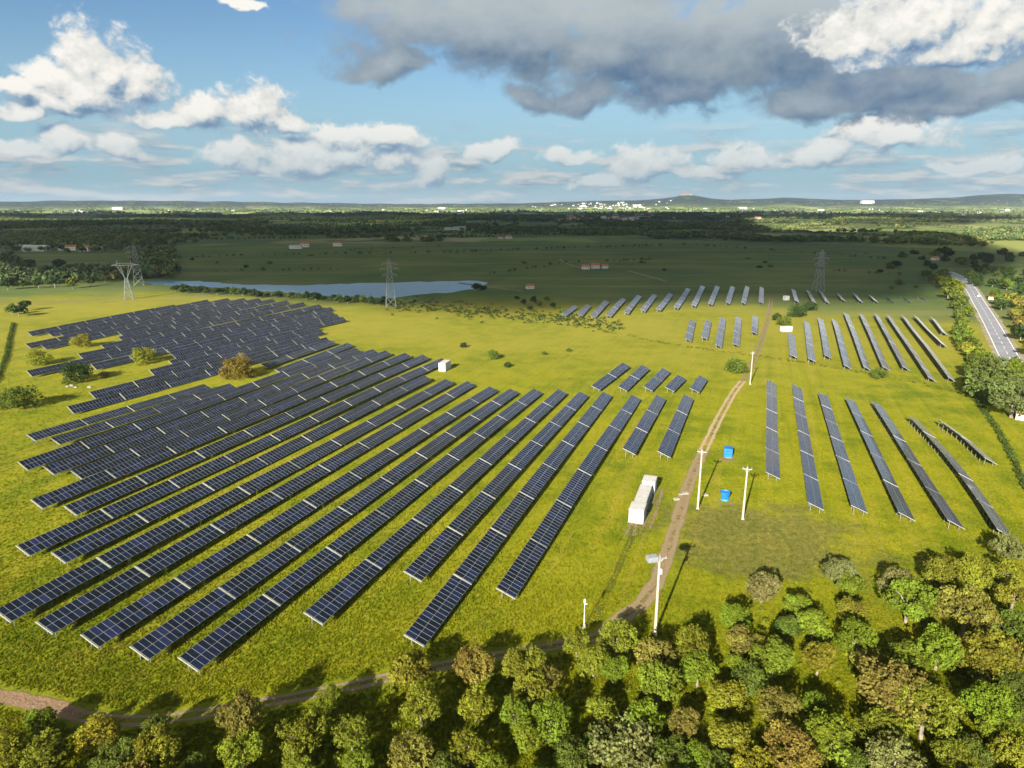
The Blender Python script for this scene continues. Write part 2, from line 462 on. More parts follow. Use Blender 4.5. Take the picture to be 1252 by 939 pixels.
M_LINE = solid('road_paint', (0.72, 0.72, 0.70), 0.7, 0, 0.1, 0.3)
M_VERGE = solid('gravel_verge', (0.2160, 0.1840, 0.1200), 0.95, 0, 0.25, 0.2)
M_STONE = solid('pale_stone', (0.25, 0.23, 0.19), 0.9, 0, 0.2, 3)
M_CASTLE = solid('castle_stone', (0.16, 0.14, 0.11), 0.9, 0, 0.2, 0.05)
M_CAR = solid('car_paint', (0.62, 0.64, 0.66), 0.3)
M_TYRE = solid('tyre', (0.02, 0.02, 0.02), 0.9)

# ------------------------------------------------------------------ ground sheet
radii = np.concatenate([[0], np.geomspace(12, 560, 46), np.geomspace(575, 14500, 170)])
angs = np.concatenate([np.linspace(-180, -50, 40)[:-1], np.linspace(-50, 50, 260), np.linspace(50, 180, 40)[1:-1]])
aa = np.radians(angs); nr, na = len(radii), len(angs)
RR, AA = np.meshgrid(radii, aa, indexing='ij')
GX, GY = RR * np.sin(AA), RR * np.cos(AA)
GZ = height(GX, GY)
V = np.stack([GX, GY, GZ], -1).reshape(-1, 3)
ii, jj = np.meshgrid(np.arange(nr - 1), np.arange(na), indexing='ij'); j2 = (jj + 1) % na
Fq = np.stack([ii * na + jj, ii * na + j2, (ii + 1) * na + j2, (ii + 1) * na + jj], -1).reshape(-1, 4)
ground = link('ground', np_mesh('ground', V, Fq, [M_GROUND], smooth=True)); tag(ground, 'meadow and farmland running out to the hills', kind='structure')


# ------------------------------------------------------------------ ribbons: tracks, road, water edge
def smooth_line(pts, step=3.0):
    P = [Vector(p) for p in pts]; out = []
    for i in range(len(P) - 1):
        a, b, c, d = P[max(i - 1, 0)], P[i], P[i + 1], P[min(i + 2, len(P) - 1)]
        n = max(2, int((c - b).length / step))
        for k in range(n):
            s = k / n
            out.append(0.5 * ((2 * b) + (c - a) * s + (2 * a - 5 * b + 4 * c - d) * s * s + (3 * b - a - 3 * c + d) * s ** 3))
    out.append(P[-1]); return out


def ribbon(name, line, half, m, z=0.004, jitter=0.0, across=1, off=0.0):
    vs, fs, n = [], [], across + 1
    for i, p in enumerate(line):
        a, b = line[max(i - 1, 0)], line[min(i + 1, len(line) - 1)]
        t = (b - a); t.z = 0; t.normalize(); s = Vector((t.y, -t.x, 0))
        for k in range(n):
            q = p + s * (off + half * (2 * k / across - 1) + (random.uniform(-jitter, jitter) if k in (0, across) else 0))
            vs.append((q.x, q.y, hz(q.x, q.y) + z))
        if i:
            for k in range(across): fs.append(((i - 1) * n + k, i * n + k, i * n + k + 1, (i - 1) * n + k + 1))
    me = bpy.data.meshes.new(name); me.from_pydata(vs, [], [f[::-1] for f in fs]); me.update(); me.materials.append(m)
    uv = me.uv_layers.new(name='UVMap')
    for poly in me.polygons:
        for li in poly.loop_indices:
            vi = me.loops[li].vertex_index; uv.data[li].uv = ((vi % n) / across, (vi // n) * 0.1)
    o = link(name, me); o['kind'] = 'structure'; return o


def make_track_mat(col_a, col_b, grassy, mid=0.45):
    m, t, o = mat('dirt_track')
    u = t.new('ShaderNodeUVMap'); s = t.new('ShaderNodeSeparateXYZ'); t.put(s.inputs[0], u.outputs[0])
    g = t.new('ShaderNodeNewGeometry'); P = g.outputs['Position']
    n = t.noise(P, 0.5, 5, 0.65); n2 = t.noise(P, 2.2, 4, 0.6); n3 = t.noise(P, 0.12, 3)
    x = t.m('ABSOLUTE', t.m('SUBTRACT', t.m('MULTIPLY', s.outputs[0], 2), 1))      # 0 middle, 1 edge
    rut = t.ramp(t.m('ABSOLUTE', t.m('SUBTRACT', x, 0.48)), 0.34, 0.04)            # two wheel ruts
    c = t.mix(t.ramp(n2, 0.3, 0.7), col_a, col_b)
    c = t.mix(t.m('MULTIPLY', rut, 0.5), c, col_b)
    cov = t.m('ADD', t.m('MULTIPLY', rut, 0.55), t.m('MULTIPLY', t.ramp(x, 1.0, 0.55), mid))
    cov = t.m('ADD', cov, t.m('MULTIPLY', t.m('SUBTRACT', n, 0.5), 1.6))
    cov = t.m('ADD', cov, t.m('MULTIPLY', t.m('SUBTRACT', n3, 0.5), grassy * 0.7))
    a = t.ramp(cov, 0.25 * grassy + 0.20, 0.25 * grassy + 0.55)
    b = t.new('ShaderNodeBsdfPrincipled'); t.put(b.inputs['Base Color'], c); b.inputs['Roughness'].default_value = 0.95; b.inputs['Specular IOR Level'].default_value = 0.1
    bp = t.new('ShaderNodeBump'); bp.inputs['Distance'].default_value = 0.15; t.put(bp.inputs['Height'], n2); t.put(b.inputs['Normal'], bp.outputs[0])
    tr = t.new('ShaderNodeBsdfTransparent'); mx = t.new('ShaderNodeMixShader'); t.put(mx.inputs[0], a)
    t.l.new(tr.outputs[0], mx.inputs[1]); t.l.new(b.outputs[0], mx.inputs[2]); t.l.new(mx.outputs[0], o.inputs[0])
    return m


M_TRACK = make_track_mat((0.2652, 0.1833, 0.0897), (0.3666, 0.2808, 0.1638), 0.5)
M_TRACK0 = make_track_mat((0.1716, 0.1221, 0.0627), (0.2442, 0.1815, 0.1056), 0.3, 0.62)
M_TRACK2 = make_track_mat((0.1452, 0.1089, 0.0594), (0.2178, 0.1650, 0.0990), 0.7)
line_main = smooth_line([G(x, y) for x, y in [(735, 778), (758, 757), (780, 742), (800, 716), (812, 690), (822, 655), (832, 625), (845, 585), (862, 547), (880, 510), (897, 480), (908, 466)]], 2)
ribbon('dirt_track', line_main[36:], 1.75, M_TRACK, 0.012, 0.3, 4)
ribbon('dirt_track', line_main[:40], 1.7, M_TRACK0, 0.03, 0.4, 4)
line_far = smooth_line([G(x, y) for x, y in [(908, 466), (918, 450), (928, 425), (936, 400), (941, 380), (943, 365)]], 4)
ribbon('dirt_track', line_far, 1.7, M_TRACK2, 0.012, 0.3, 4)
M_TRACKR = make_track_mat((0.15, 0.095, 0.055), (0.23, 0.15, 0.095), 0.25, 0.9)
line_low = smooth_line([G(x, y) for x, y in [(100, 876), (170, 881), (260, 870), (340, 856), (430, 838), (520, 818), (620, 800), (690, 787), (735, 778)]], 2)
ribbon('dirt_track', line_low, 1.45, M_TRACK2, 0.008, 0.3, 4)
ribbon('dirt_track', smooth_line([G(x, y) for x, y in [(-80, 838), (0, 851), (55, 862), (100, 876)]], 2), 1.35, M_TRACKR, 0.03, 0.35, 4)
M_TRENCH = make_track_mat((0.055, 0.065, 0.012), (0.09, 0.09, 0.02), 0.6)
ribbon('trodden_path', smooth_line([G(x, y) for x, y in [(776, 648), (762, 680), (747, 715), (733, 745), (725, 762)]], 2), 0.8, M_TRENCH, 0.006, 0.15, 2)
for pts in ([(440, 326), (470, 324), (500, 323)], [(684, 317), (700, 325), (726, 330)], [(768, 331), (790, 337), (815, 344)], [(560, 346), (600, 351), (640, 356)], [(8, 373), (60, 371), (130, 368), (200, 366), (260, 361)]):
    ribbon('farm_track', smooth_line([G(*p) for p in pts], 10), 2.2, M_TRACK0, 0.05, 0.4, 4)

# ------------------------------------------------------------------ lake
def make_water():
    m, t, o = mat('lake_water')
    g = t.new('ShaderNodeNewGeometry')
    b = t.new('ShaderNodeBsdfPrincipled'); b.inputs['Base Color'].default_value = (0.07, 0.15, 0.23, 1)
    b.inputs['Roughness'].default_value = 0.28; b.inputs['Specular IOR Level'].default_value = 0.5; b.inputs['IOR'].default_value = 1.33
    bp = t.new('ShaderNodeBump'); bp.inputs['Strength'].default_value = 0.9; bp.inputs['Distance'].default_value = 0.5
    t.put(bp.inputs['Height'], t.noise(t.v('MULTIPLY', g.outputs['Position'], (0.25, 0.6, 1)), 0.5, 4, 0.6)); t.put(b.inputs['Normal'], bp.outputs[0])
    t.l.new(b.outputs[0], o.inputs[0]); return m


shore = [(172, 344), (205, 342.5), (250, 344.5), (300, 347.5), (350, 348.5), (400, 348), (440, 346.5), (500, 345), (560, 343.5), (592, 344.5), (588, 351), (565, 356), (520, 360), (470, 364), (430, 363.5), (390, 360.5), (340, 357), (290, 353), (240, 350), (195, 348)]
sv = [p + Vector((random.uniform(-1.5, 1.5), random.uniform(-4, 4), 0)) for p in smooth_line([G(*p) for p in shore] + [G(*shore[0])], 7)[:-1]]
lm = bpy.data.meshes.new('lake'); lm.from_pydata([(p.x, p.y, 0.05) for p in sv], [], [list(range(len(sv)))[::-1]]); lm.update(); lm.materials.append(make_water())
if lm.polygons[0].normal.z < 0: lm.flip_normals()
tag(link('lake', lm), 'long blue lake lying beyond the solar field', kind='structure')

# ------------------------------------------------------------------ road
road_pts = [U(x, y) for x, y in [(1300, 520), (1262, 475), (1238, 443), (1221, 412), (1209, 390), (1197, 370), (1186, 352)]]
road_line = smooth_line(road_pts + [G(1174, 340), G(1158, 332)], 6)
ribbon('road_verge', road_line, 5.4, M_VERGE, 0.006, 0.5)
ribbon('road', road_line, 3.7, M_ASPH, 0.02)
for off in (-3.35, 3.35): ribbon('road_edge_line', road_line, 0.15, M_LINE, 0.03, 0, 1, off)
vs = []
dash = MB()
acc = 0
for i in range(1, len(road_line)):
    a, b = road_line[i - 1], road_line[i]
    if i % 2 == 0:
        t = (b - a).normalized(); s = Vector((t.y, -t.x, 0)) * 0.1
        z = Vector((0, 0, 0.03 + hz(a.x, a.y)))
        a2 = Vector((a.x, a.y, 0)) + z; b2 = Vector((b.x, b.y, 0)) + z
        dash.add([a2 - s, a2 + s, b2 + s, b2 - s], [(0, 1, 2, 3)])
o = link('road_centre_line', dash.mesh('road_centre_line', M_LINE)); o['kind'] = 'structure'

# ------------------------------------------------------------------ solar panels
TILT = rad(22); T_LEN, N_COL, MOD_W, MOD_H = 16.0, 16, 0.975, 1.66
TM = Matrix.Rotation(TILT, 4, 'X')             # table frame: +X along the row, +Y the raised edge
TC = Vector((0, 0, 1.62))


def module_geo(mb, cx, cy, gi, fi):
    w, h, fr, th = MOD_W / 2 - 0.006, MOD_H / 2 - 0.006, 0.018, 0.035
    pts = []
    for dx_, dy_, z in ((w, h, 0), (w, h, th), (w - fr, h - fr, th), (w - fr, h - fr, th - 0.012)):
        pts += [Vector((cx + sx * dx_, cy + sy * dy_, z)) for sx, sy in ((-1, -1), (1, -1), (1, 1), (-1, 1))]
    fs = []
    for lv in (0, 1, 2):
        for i in range(4): fs.append((lv * 4 + i, lv * 4 + (i + 1) % 4, lv * 4 + 4 + (i + 1) % 4, lv * 4 + 4 + i))
    mb.add(pts, fs, fi)
    mb.add(pts[12:16], [(0, 1, 2, 3)], gi)
    mb.add([pts[3], pts[2], pts[1], pts[0]], [(0, 1, 2, 3)], fi)


def grid():
    x0 = -T_LEN / 2 + 0.36
    for c in range(N_COL):
        for r in (-1, 1): yield x0 + (c + 0.5) * MOD_W, r * MOD_H / 2


mm = MB(); module_geo(mm, 0, 0, 0, 1); MODULE = mm.mesh('solar_panel', M_GLASS, M_ALU)
mm = MB()
for cx, cy in grid(): module_geo(mm, cx, cy, 0, 1)
MODULES = mm.mesh('solar_panels', M_GLASS, M_ALU)


def frame_geo(mb, mi):
    for y in (-1.25, -0.35, 0.35, 1.25): mb.box((0.1, y, -0.05), (T_LEN - 0.5, 0.06, 0.06), mi, Matrix.Translation(TC) @ TM)
    for x in np.linspace(-7, 7, 6):
        mb.box((x, 0, -0.13), (0.08, 3.1, 0.1), mi, Matrix.Translation(TC) @ TM)
        for y, w in ((-0.95, 0.1), (0.95, 0.1)):
            zt = TC.z + y * math.sin(TILT) - 0.15
            mb.bar((x, y * math.cos(TILT), -0.6), (x, y * math.cos(TILT), zt), w, mi)


mm = MB(); frame_geo(mm, 0); FRAME = mm.mesh('panel_table', M_STEEL)
mm = MB(); mm.box((0, 0, 0), (0.13, 2 * MOD_H + 0.14, 0.05)); RAIL = mm.mesh('end_rail', M_RAIL)
mm = MB()
for cx, cy in grid():
    b0 = MB(); module_geo(b0, cx, cy, 0, 1)
    mm.add([Matrix.Translation(TC) @ TM @ Vector(v) for v in b0.v], b0.f, 0)
    mm.m[-len(b0.f):] = b0.m
frame_geo(mm, 2); mm.box((-T_LEN / 2 + 0.14, 0, 0), (0.13, 2 * MOD_H + 0.14, 0.05), 3, Matrix.Translation(TC) @ TM)
FAR_TABLE = mm.mesh('panel_table_whole', M_GLASS, M_ALU, M_STEEL, M_ALU)


def panel_row(pts, label, group, roll=0.0):
    P = [U(x, y, TC.z) for x, y in pts]
    line = smooth_line(P, 1.0) if len(P) > 2 else [P[0].lerp(P[1], i / 200) for i in range(201)]
    cum = [0]
    for a, b in zip(line, line[1:]): cum.append(cum[-1] + (b - a).length)
    L = cum[-1]; n = max(1, round(L / T_LEN))
    xs = np.interp(np.linspace(0, L, n + 1), cum, [p.x for p in line]); ys = np.interp(np.linspace(0, L, n + 1), cum, [p.y for p in line])
    root = empty('solar_panel_row', (xs[0], ys[0], 0)); tag(root, label, 'solar panels', group)
    for i in range(n):
        a, b = Vector((xs[i], ys[i], 0)), Vector((xs[i + 1], ys[i + 1], 0)); d = b - a
        c = (a + b) / 2 - root.location; rz = math.atan2(d.y, d.x); dist = (a + b).length / 2
        wav = lambda q: 0.32 * math.sin(q.x * 0.045 + 1.0) * math.cos(q.y * 0.041) + 0.14 * math.sin(q.x * 0.11 - q.y * 0.09)
        c.z = (wav(a) + wav(b)) / 2 + random.uniform(-0.04, 0.04)
        tl = random.uniform(-0.014, 0.014) + roll; pt = -math.atan2(wav(b) - wav(a), d.length)
        near = dist < 132
        if dist > 300:
            link('panel_table', FAR_TABLE, root, c, (tl, pt, rz), (d.length / T_LEN, 1, 1)); continue
        tb = link('panel_table', FRAME, root, c, (tl, pt, rz), (d.length / T_LEN, 1, 1))
        if near:
            for cx, cy in grid():
                p = Vector((cx, cy, 0)); p.rotate(Matrix.Rotation(TILT, 3, 'X'))
                link('solar_panel', MODULE, tb, TC + p, (TILT, 0, 0))
        else:
            q = link('solar_panels', MODULES, tb, TC, (TILT, 0, 0)); q['kind'] = 'stuff'
        p = Vector((-T_LEN / 2 + 0.14, 0, 0)); p.rotate(Matrix.Rotation(TILT, 3, 'X'))
        link('end_rail', RAIL, tb, TC + p, (TILT, 0, 0), (1.0 if dist < 170 else 0.6, 1, 1))
    return root


def ordinal(n):
    one = ['', 'first', 'second', 'third', 'fourth', 'fifth', 'sixth', 'seventh', 'eighth', 'ninth']
    if n < 20: return ORD[n - 1]
    t = ['', '', 'twent', 'thirt', 'fort', 'fift', 'sixt'][n // 10]
    return t + 'ieth' if n % 10 == 0 else t + 'y-' + one[n % 10]


ORD = ['first', 'second', 'third', 'fourth', 'fifth', 'sixth', 'seventh', 'eighth', 'ninth', 'tenth', 'eleventh', 'twelfth', 'thirteenth', 'fourteenth', 'fifteenth', 'sixteenth', 'seventeenth', 'eighteenth', 'nineteenth', 'twentieth']
BIG = [[(617.5, 724.5), (778, 484.5)], [(506, 783), (743, 481)], [(504, 706), (714, 481)], [(382, 759), (688, 478)], [(229, 816), (658, 477)], [(169, 802), (629, 477)], [(108, 786), (604, 474)], [(53, 770), (576, 468)], [(2, 756), (550, 466)], [(70, 684), (523, 462)], [(26, 674), (544, 440)], [(84, 624), (521, 436)], [(43, 617), (499, 434)], [(92, 582), (475, 431)], [(58, 577), (459, 429)], [(26, 571), (438, 427)]]
for i, p in enumerate(BIG):
    extra = {0: ', nearest the cabins', 15: ', below the rusty tree', 10: ', ending behind a cabin', 4: ', reaching lowest'}.get(i, '')
    panel_row(p, f'long panel row, {ORD[i]} from the right in the big left field' + extra, 'long panel rows of the big left field', rad(max(0, i - 8)))
panel_row([(67, 541), (285, 472)], 'panel row ending just left below the rusty round tree, lower of two', 'long panel rows of the big left field')
panel_row([(37, 537), (254, 472)], 'panel row bordering the narrow grass strip left of the rusty round tree', 'long panel rows of the big left field')
panel_row([(340, 455), (429, 420)], 'short panel row starting in the grass right of the rusty round tree', 'panel rows of the back left block')
panel_row([(322, 447), (408, 418)], 'short panel row starting right behind the rusty round tree', 'panel rows of the back left block')
BACK = [[(84, 501), (401, 415)], [(111, 482), (388, 411.5)], [(184, 455), (394, 405)], [(208, 444), (388, 400)], [(212, 436), (421, 390)], [(206, 430.5), (413, 386)], [(113, 448), (407, 382)], [(34, 457), (406, 377)], [(97, 436), (392, 374)], [(125, 424), (372, 371)], [(146, 414), (352, 369)], [(146, 408), (335, 367.5)], [(52, 424), (318, 366.5)], [(33, 423), (300, 366)], [(75, 409), (280, 366)], [(60, 408), (255, 368)], [(35, 408), (215, 374.5)]]
for i, p in enumerate(BACK):
    panel_row(p, f'dark panel row, {ORD[i]} above the grass strip in the back left block', 'panel rows of the back left block', rad(13))
EAST = [[(945, 581), (943, 468)], [(997.5, 620), (974, 473)], [(1051, 623), (1006, 482)], [(1109, 631), (1039, 488)], [(1169, 641), (1071, 493)], [(1229, 653), (1190, 594), (1152, 548), (1115, 511)], [(1211, 563), (1183, 538), (1150, 515)]]
for i, p in enumerate(EAST):
    x = ['tall pale panel row nearest the dirt track, right of the blue crate', 'second pale panel row right of the dirt track', 'third pale panel row right of the dirt track', 'fourth panel row right of the dirt track', 'fifth panel row right of the dirt track, seen from its raised edge', 'long curved thin panel row running down to the wood at right', 'short thin panel row at the far right, outermost of its field'][i]
    panel_row(p, x, 'panel rows of the right field', rad(max(0, i - 2) * 1.6))
MIDR = [[(728, 474), (766, 446)], [(761, 475), (789.5, 449)], [(792, 475), (815, 452.5)], [(818.5, 476), (834, 461)], [(849, 478), (860, 462)]]
for i, p in enumerate(MIDR):
    panel_row(p, f'short panel row, {ORD[i]} from the left in the small cluster above mid field', 'short rows of the mid cluster')
panel_row([(768.5, 554), (808.5, 485)], 'panel row of three tables left of the track, beside the long rows', 'short rows beside the dirt track')
panel_row([(811.5, 557), (842, 485)], 'panel row closest to the dirt track on its left side', 'short rows beside the dirt track')
FARR = [[(970, 436), (967, 408)], [(992, 440.5), (986, 393)], [(1011.5, 436), (1003, 389)], [(1036, 448), (1020, 391)], [(1060, 449.5), (1034, 383)], [(1083, 449.5), (1053, 385)], [(1107, 449.5), (1071, 385)], [(1139, 463), (1086, 387)], [(1163, 463), (1104, 387)], [(1153, 422), (1119, 387)], [(1154, 407), (1140, 389)]]
for i, p in enumerate(FARR):
    panel_row(p, f'slanting panel row, {ORD[i]} from the left in the far right field below the road', 'panel rows of the far right field', rad(2 + i))
FARU = [[(974, 368.5), (970, 354)], [(995, 369.5), (988, 355)], [(1011, 369.5), (1003, 355)], [(1031, 367), (1025, 359)], [(1052, 368), (1044.5, 358.5)], [(1071, 368), (1064, 361)], [(1092, 368), (1083, 363)], [(1112, 368), (1103, 363.5)], [(1132, 367), (1123, 364.5)]]
for i, p in enumerate(FARU):
    panel_row(p, f'tiny panel row, {ORD[i]} from the left in the shaded strip at the right pylon', 'tiny rows by the right pylon', rad(3 + i))
FARL = [[(689, 385), (704, 374)], [(709, 385), (720, 373)], [(725, 387), (742.5, 368)], [(744, 386), (763, 365)], [(765.5, 382.5), (782, 361)], [(786, 380), (801, 360)], [(805, 379), (820.5, 359)], [(826.5, 376.5), (842, 353)], [(848, 374), (859.5, 350)], [(868.5, 372), (877.5, 350)], [(890, 370.5), (896, 350)], [(909, 370.5), (914, 350)], [(930.5, 369.5), (931.5, 351.5)]]
for i, p in enumerate(FARL):
    panel_row(p, f'far small panel row, {ORD[i]} from the left along the edge of the shaded field', 'far rows along the shaded field')
FARM = [[(841.5, 415), (847, 392)], [(861.5, 413), (866, 392)], [(878.5, 422.5), (884, 389)], [(900, 421), (903, 388)], [(922.5, 407), (923.5, 386.5)]]
for i, p in enumerate(FARM):
    panel_row(p, f'blue panel row, {ORD[i]} from left in the group of five by the far track', 'group of five blue rows')


# ------------------------------------------------------------------ trees
def crown_geo(seed, nblob=15, per=210, leaf=0.085, flat=0.8, spread=0.62, rr0=(0.27, 0.46)):
    """leaf quads of a crown of radius about 1 centred on the origin"""
    r = np.random.default_rng(seed)
    cs, rs, tn = [], [], []
    for i in range(nblob):
        th = r.uniform(0, 2 * np.pi); z = r.uniform(-0.55, 1.0)
        q = np.sqrt(max(0, 1 - min(1, abs(z)) ** 2)); k = spread * r.uniform(0.75, 1.12)
        cs.append((np.cos(th) * q * k, np.sin(th) * q * k, z * k * flat)); rs.append(r.uniform(*rr0)); tn.append(r.uniform(0.15, 0.85))
    cs.append((0, 0, 0)); rs.append(0.55); tn.append(0.3)
    Vs, T = [], []
    for c, R, tt in zip(cs, rs, tn):
        n = int(per * (R / 0.36) ** 2)
        d = r.normal(size=(n, 3)); d /= np.linalg.norm(d, axis=1)[:, None]
        # knobbly shoots: pull leaves towards a few shoot directions
        sh = r.normal(size=(16, 3)); sh /= np.linalg.norm(sh, axis=1)[:, None]
        near = (d @ sh.T).argmax(1); d = d * 0.75 + sh[near] * r.uniform(0.2, 0.9, (n, 1)); d /= np.linalg.norm(d, axis=1)[:, None]
        rr = R * (0.72 + 0.42 * r.random(n) * (0.5 + (d * sh[near]).sum(1) / 2))
        p = np.array(c) + d * rr[:, None] * np.array([1, 1, flat])
        nn = d + r.normal(size=(n, 3)) * 0.55; nn /= np.linalg.norm(nn, axis=1)[:, None]
        u = np.cross(nn, r.normal(size=(n, 3))); u /= np.linalg.norm(u, axis=1)[:, None]; w = np.cross(nn, u)
        s = leaf * r.uniform(0.6, 1.35, (n, 1))
        Vs.append(np.stack([p - u * s, p - w * s * 0.8, p + u * s, p + w * s * 0.8], 1))
        T.append(np.clip(tt + r.normal(size=n) * 0.13, 0, 1))
    Vs = np.concatenate(Vs); n = len(Vs)
    return Vs.reshape(-1, 3), np.arange(n * 4).reshape(-1, 4), np.concatenate(T)


def trunk_mesh(seed, name='trunk'):
    r = random.Random(seed); mb = MB()
    top = Vector((r.uniform(-0.12, 0.12), r.uniform(-0.12, 0.12), 0.95))
    mb.bar((0, 0, -0.1), top * 0.6, 0.17, 0, 7, 0.12); mb.bar(top * 0.6, top * 1.12, 0.12, 0, 6, 0.05)
    for k in range(5):
        t = 2 * math.pi * (k + r.random() * 0.6) / 5
        a = top * r.uniform(0.5, 0.75); b = a + Vector((math.cos(t) * 0.38, math.sin(t) * 0.38, r.uniform(0.2, 0.42)))
        mb.bar(a, b, 0.085, 0, 5, 0.035)
        mb.bar(b, b + Vector((math.cos(t + 0.6) * 0.2, math.sin(t + 0.6) * 0.2, 0.12)), 0.035, 0, 4, 0.015)
    return mb.mesh(name, M_BARK)


CROWNS, BUSHES, SMALL = [], [], []
for s in range(9):
    v, f, t = crown_geo(100 + s, 20 + s % 4 * 3, 470, 0.037, (0.80, 0.88, 1.0)[s % 3], (0.72, 0.78, 0.68)[s % 3], (0.20, 0.36)); CROWNS.append(np_mesh('crown', v, f, [M_LEAF], tint=t))
for s in range(3):
    v, f, t = crown_geo(300 + s, 30, 170, 0.042, 0.8, 0.70, (0.2, 0.36)); BUSHES.append(np_mesh('foliage', v, f, [M_LEAF], tint=t))
for s in range(5):
    v, f, t = crown_geo(200 + s, 9, 34, 0.15, 0.85, 0.6); SMALL.append(np_mesh('crown', v, f, [M_LEAF], tint=t))
TRUNKS = [trunk_mesh(s) for s in range(5)]
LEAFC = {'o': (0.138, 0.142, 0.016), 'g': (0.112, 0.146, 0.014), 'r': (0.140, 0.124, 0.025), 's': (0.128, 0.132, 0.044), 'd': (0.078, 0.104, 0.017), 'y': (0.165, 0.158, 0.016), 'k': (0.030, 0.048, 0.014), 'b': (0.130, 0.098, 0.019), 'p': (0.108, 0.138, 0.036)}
WORD = {'o': 'olive yellow', 'g': 'bright green', 'r': 'rust tinged', 's': 'pale grey green', 'd': 'deep green', 'y': 'golden olive', 'k': 'dark green', 'b': 'reddish brown', 'p': 'pale green'}


def jitter(c, k=0.14):
    f = 1 + random.uniform(-k, k)
    return tuple(min(1, q * f * (1 + random.uniform(-0.07, 0.07))) for q in c) + (1.0,)


def tree(p, R, colour, label, group=None, name='broadleaf_tree', height_k=1.0, small=False, cat='tree', bush=False):
    """p: ground point, R: crown radius in metres"""
    root = empty(name, p, random.uniform(0, 6.28)); tag(root, label, cat, group)
    k = R * random.uniform(0.95, 1.05)
    if bush:
        c = link('foliage', random.choice(BUSHES if not small else SMALL), root, (0, 0, R * 0.52), (0, 0, 0), (k, k * random.uniform(0.9, 1.1), k * 0.95))
    else:
        hgt = R * 1.05 * height_k
        tr = link('trunk', random.choice(TRUNKS), root, (0, 0, 0), None, (R * 0.9, R * 0.9, hgt / 1.0))
        c = link('crown', random.choice(SMALL if small else CROWNS), root, (0, 0, hgt), (random.uniform(-0.15, 0.15), random.uniform(-0.15, 0.15), 0), (k, k * random.uniform(0.88, 1.12), k * random.uniform(0.9, 1.12)))
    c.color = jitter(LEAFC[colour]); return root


def tree_px(x, y, dpx, *a, **kw):
    """place by crown centre and crown width as seen in the photo"""
    z = 4.0
    for _ in range(4):
        q = U(x, y, z); dep = (q - Vector((0, 0, CAM_H))).length; R = dpx / 2 / F_PX * dep * 0.88
        z = R * (0.5 if kw.get('bush') else 1.05 * kw.get('height_k', 1.0))
    return tree(Vector((q.x, q.y, 0)), R, *a, **kw)


WOOD = [(932, 718, 46, 's'), (1026, 697, 46, 's'), (1042, 717, 34, 'g'), (976, 742, 34, 'g'), (996, 764, 44, 'g'), (964, 768, 32, 'd'), (1097, 710, 44, 's'), (1112, 734, 56, 'g'), (1155, 700, 48, 'o'), (1193, 700, 50, 'o'), (1234, 672, 36, 's'), (1230, 698, 40, 'o'), (1180, 745, 64, 'r'), (1240, 727, 42, 'o'), (1236, 767, 50, 'd'), (1043, 747, 40, 'o'), (1047, 783, 52, 'g'), (1001, 803, 44, 'o'), (945, 803, 56, 'g'), (907, 784, 46, 'r'), (1062, 810, 36, 'r'), (1107, 803, 44, 'g'), (1148, 794, 52, 'g'), (1203, 800, 60, 'o'), (1240, 802, 46, 'r'), (1091, 846, 78, 'r'), (1132, 868, 72, 'o'), (951, 868, 60, 'r'), (999, 866, 38, 'g'), (914, 832, 46, 'd'), (1015, 902, 62, 'g'), (1075, 894, 50, 'o'), (966, 918, 64, 'r'), (1213, 862, 56, 'g'), (1222, 895, 46, 'g'), (1246, 872, 34, 'd'), (1166, 927, 44, 'o'), (1094, 930, 66, 's'), (1240, 922, 50, 'o'), (919, 931, 42, 'y'), (1243, 840, 40, 'd'),
        (898, 756, 40, 'g'), (845, 789, 50, 'o'), (854, 818, 50, 'g'), (802, 804, 50, 'r'), (753, 780, 48, 'o'), (705, 787, 38, 'o'), (726, 808, 46, 'o'), (752, 816, 42, 'g'), (807, 836, 58, 'g'), (888, 851, 48, 'y'), (905, 812, 32, 'g'), (737, 869, 46, 'o'), (789, 878, 50, 'g'), (836, 884, 42, 'r'), (890, 899, 48, 'o'), (673, 882, 60, 'g'), (854, 922, 38, 'g'), (652, 810, 42, 'o'), (670, 828, 38, 'r'), (646, 900, 44, 'g'),
        (504, 822, 64, 'o'), (515, 864, 54, 'o'), (581, 811, 54, 'r'), (581, 861, 50, 'y'), (634, 813, 46, 'o'), (650, 838, 46, 'o'), (628, 870, 40, 'g'), (503, 919, 58, 'r'), (572, 913, 52, 'o'), (429, 899, 48, 'o'), (437, 930, 42, 'g'), (404, 856, 38, 'g'), (733, 905, 40, 'd'), (295, 876, 60, 'r'), (298, 916, 52, 'g'), (371, 900, 62, 'o'), (118, 898, 46, 'y'), (142, 925, 44, 'd'), (194, 916, 56, 'o'), (48, 882, 32, 'g'), (54, 918, 46, 'o'), (6, 915, 44, 'o'), (191, 891, 34, 'd'), (366, 936, 36, 'g'), (241, 936, 34, 'd'), (820, 925, 44, 'd'), (700, 925, 46, 'd'), (545, 940, 44, 'd'), (600, 938, 40, 'g'), (1190, 920, 44, 'd'), (1050, 935, 40, 'd'), (880, 935, 36, 'd')]
EDGE_SPOT = {(932, 718): 'pale grey green round tree standing apart in the grass right of the tall pole', (1026, 697): 'pale grey green tree at the top edge of the right wood, nearest the meadow', (295, 876): 'big rust tinged tree standing beside the lower dirt track', (504, 822): 'big olive yellow tree casting a broad shadow on the lower dirt track', (1234, 672): 'pale tree touching the end of the long curved panel row', (118, 898): 'golden tree beside the bend of the lower dirt track at left', (1091, 846): 'widest rust tinged crown in the lower right wood'}
bands = {}
for x, y, d_, c in WOOD: bands.setdefault((c, min(4, max(0, (y - 690) // 55))), []).append(x)
ROWN = ['topmost', 'second', 'third', 'fourth', 'bottom']
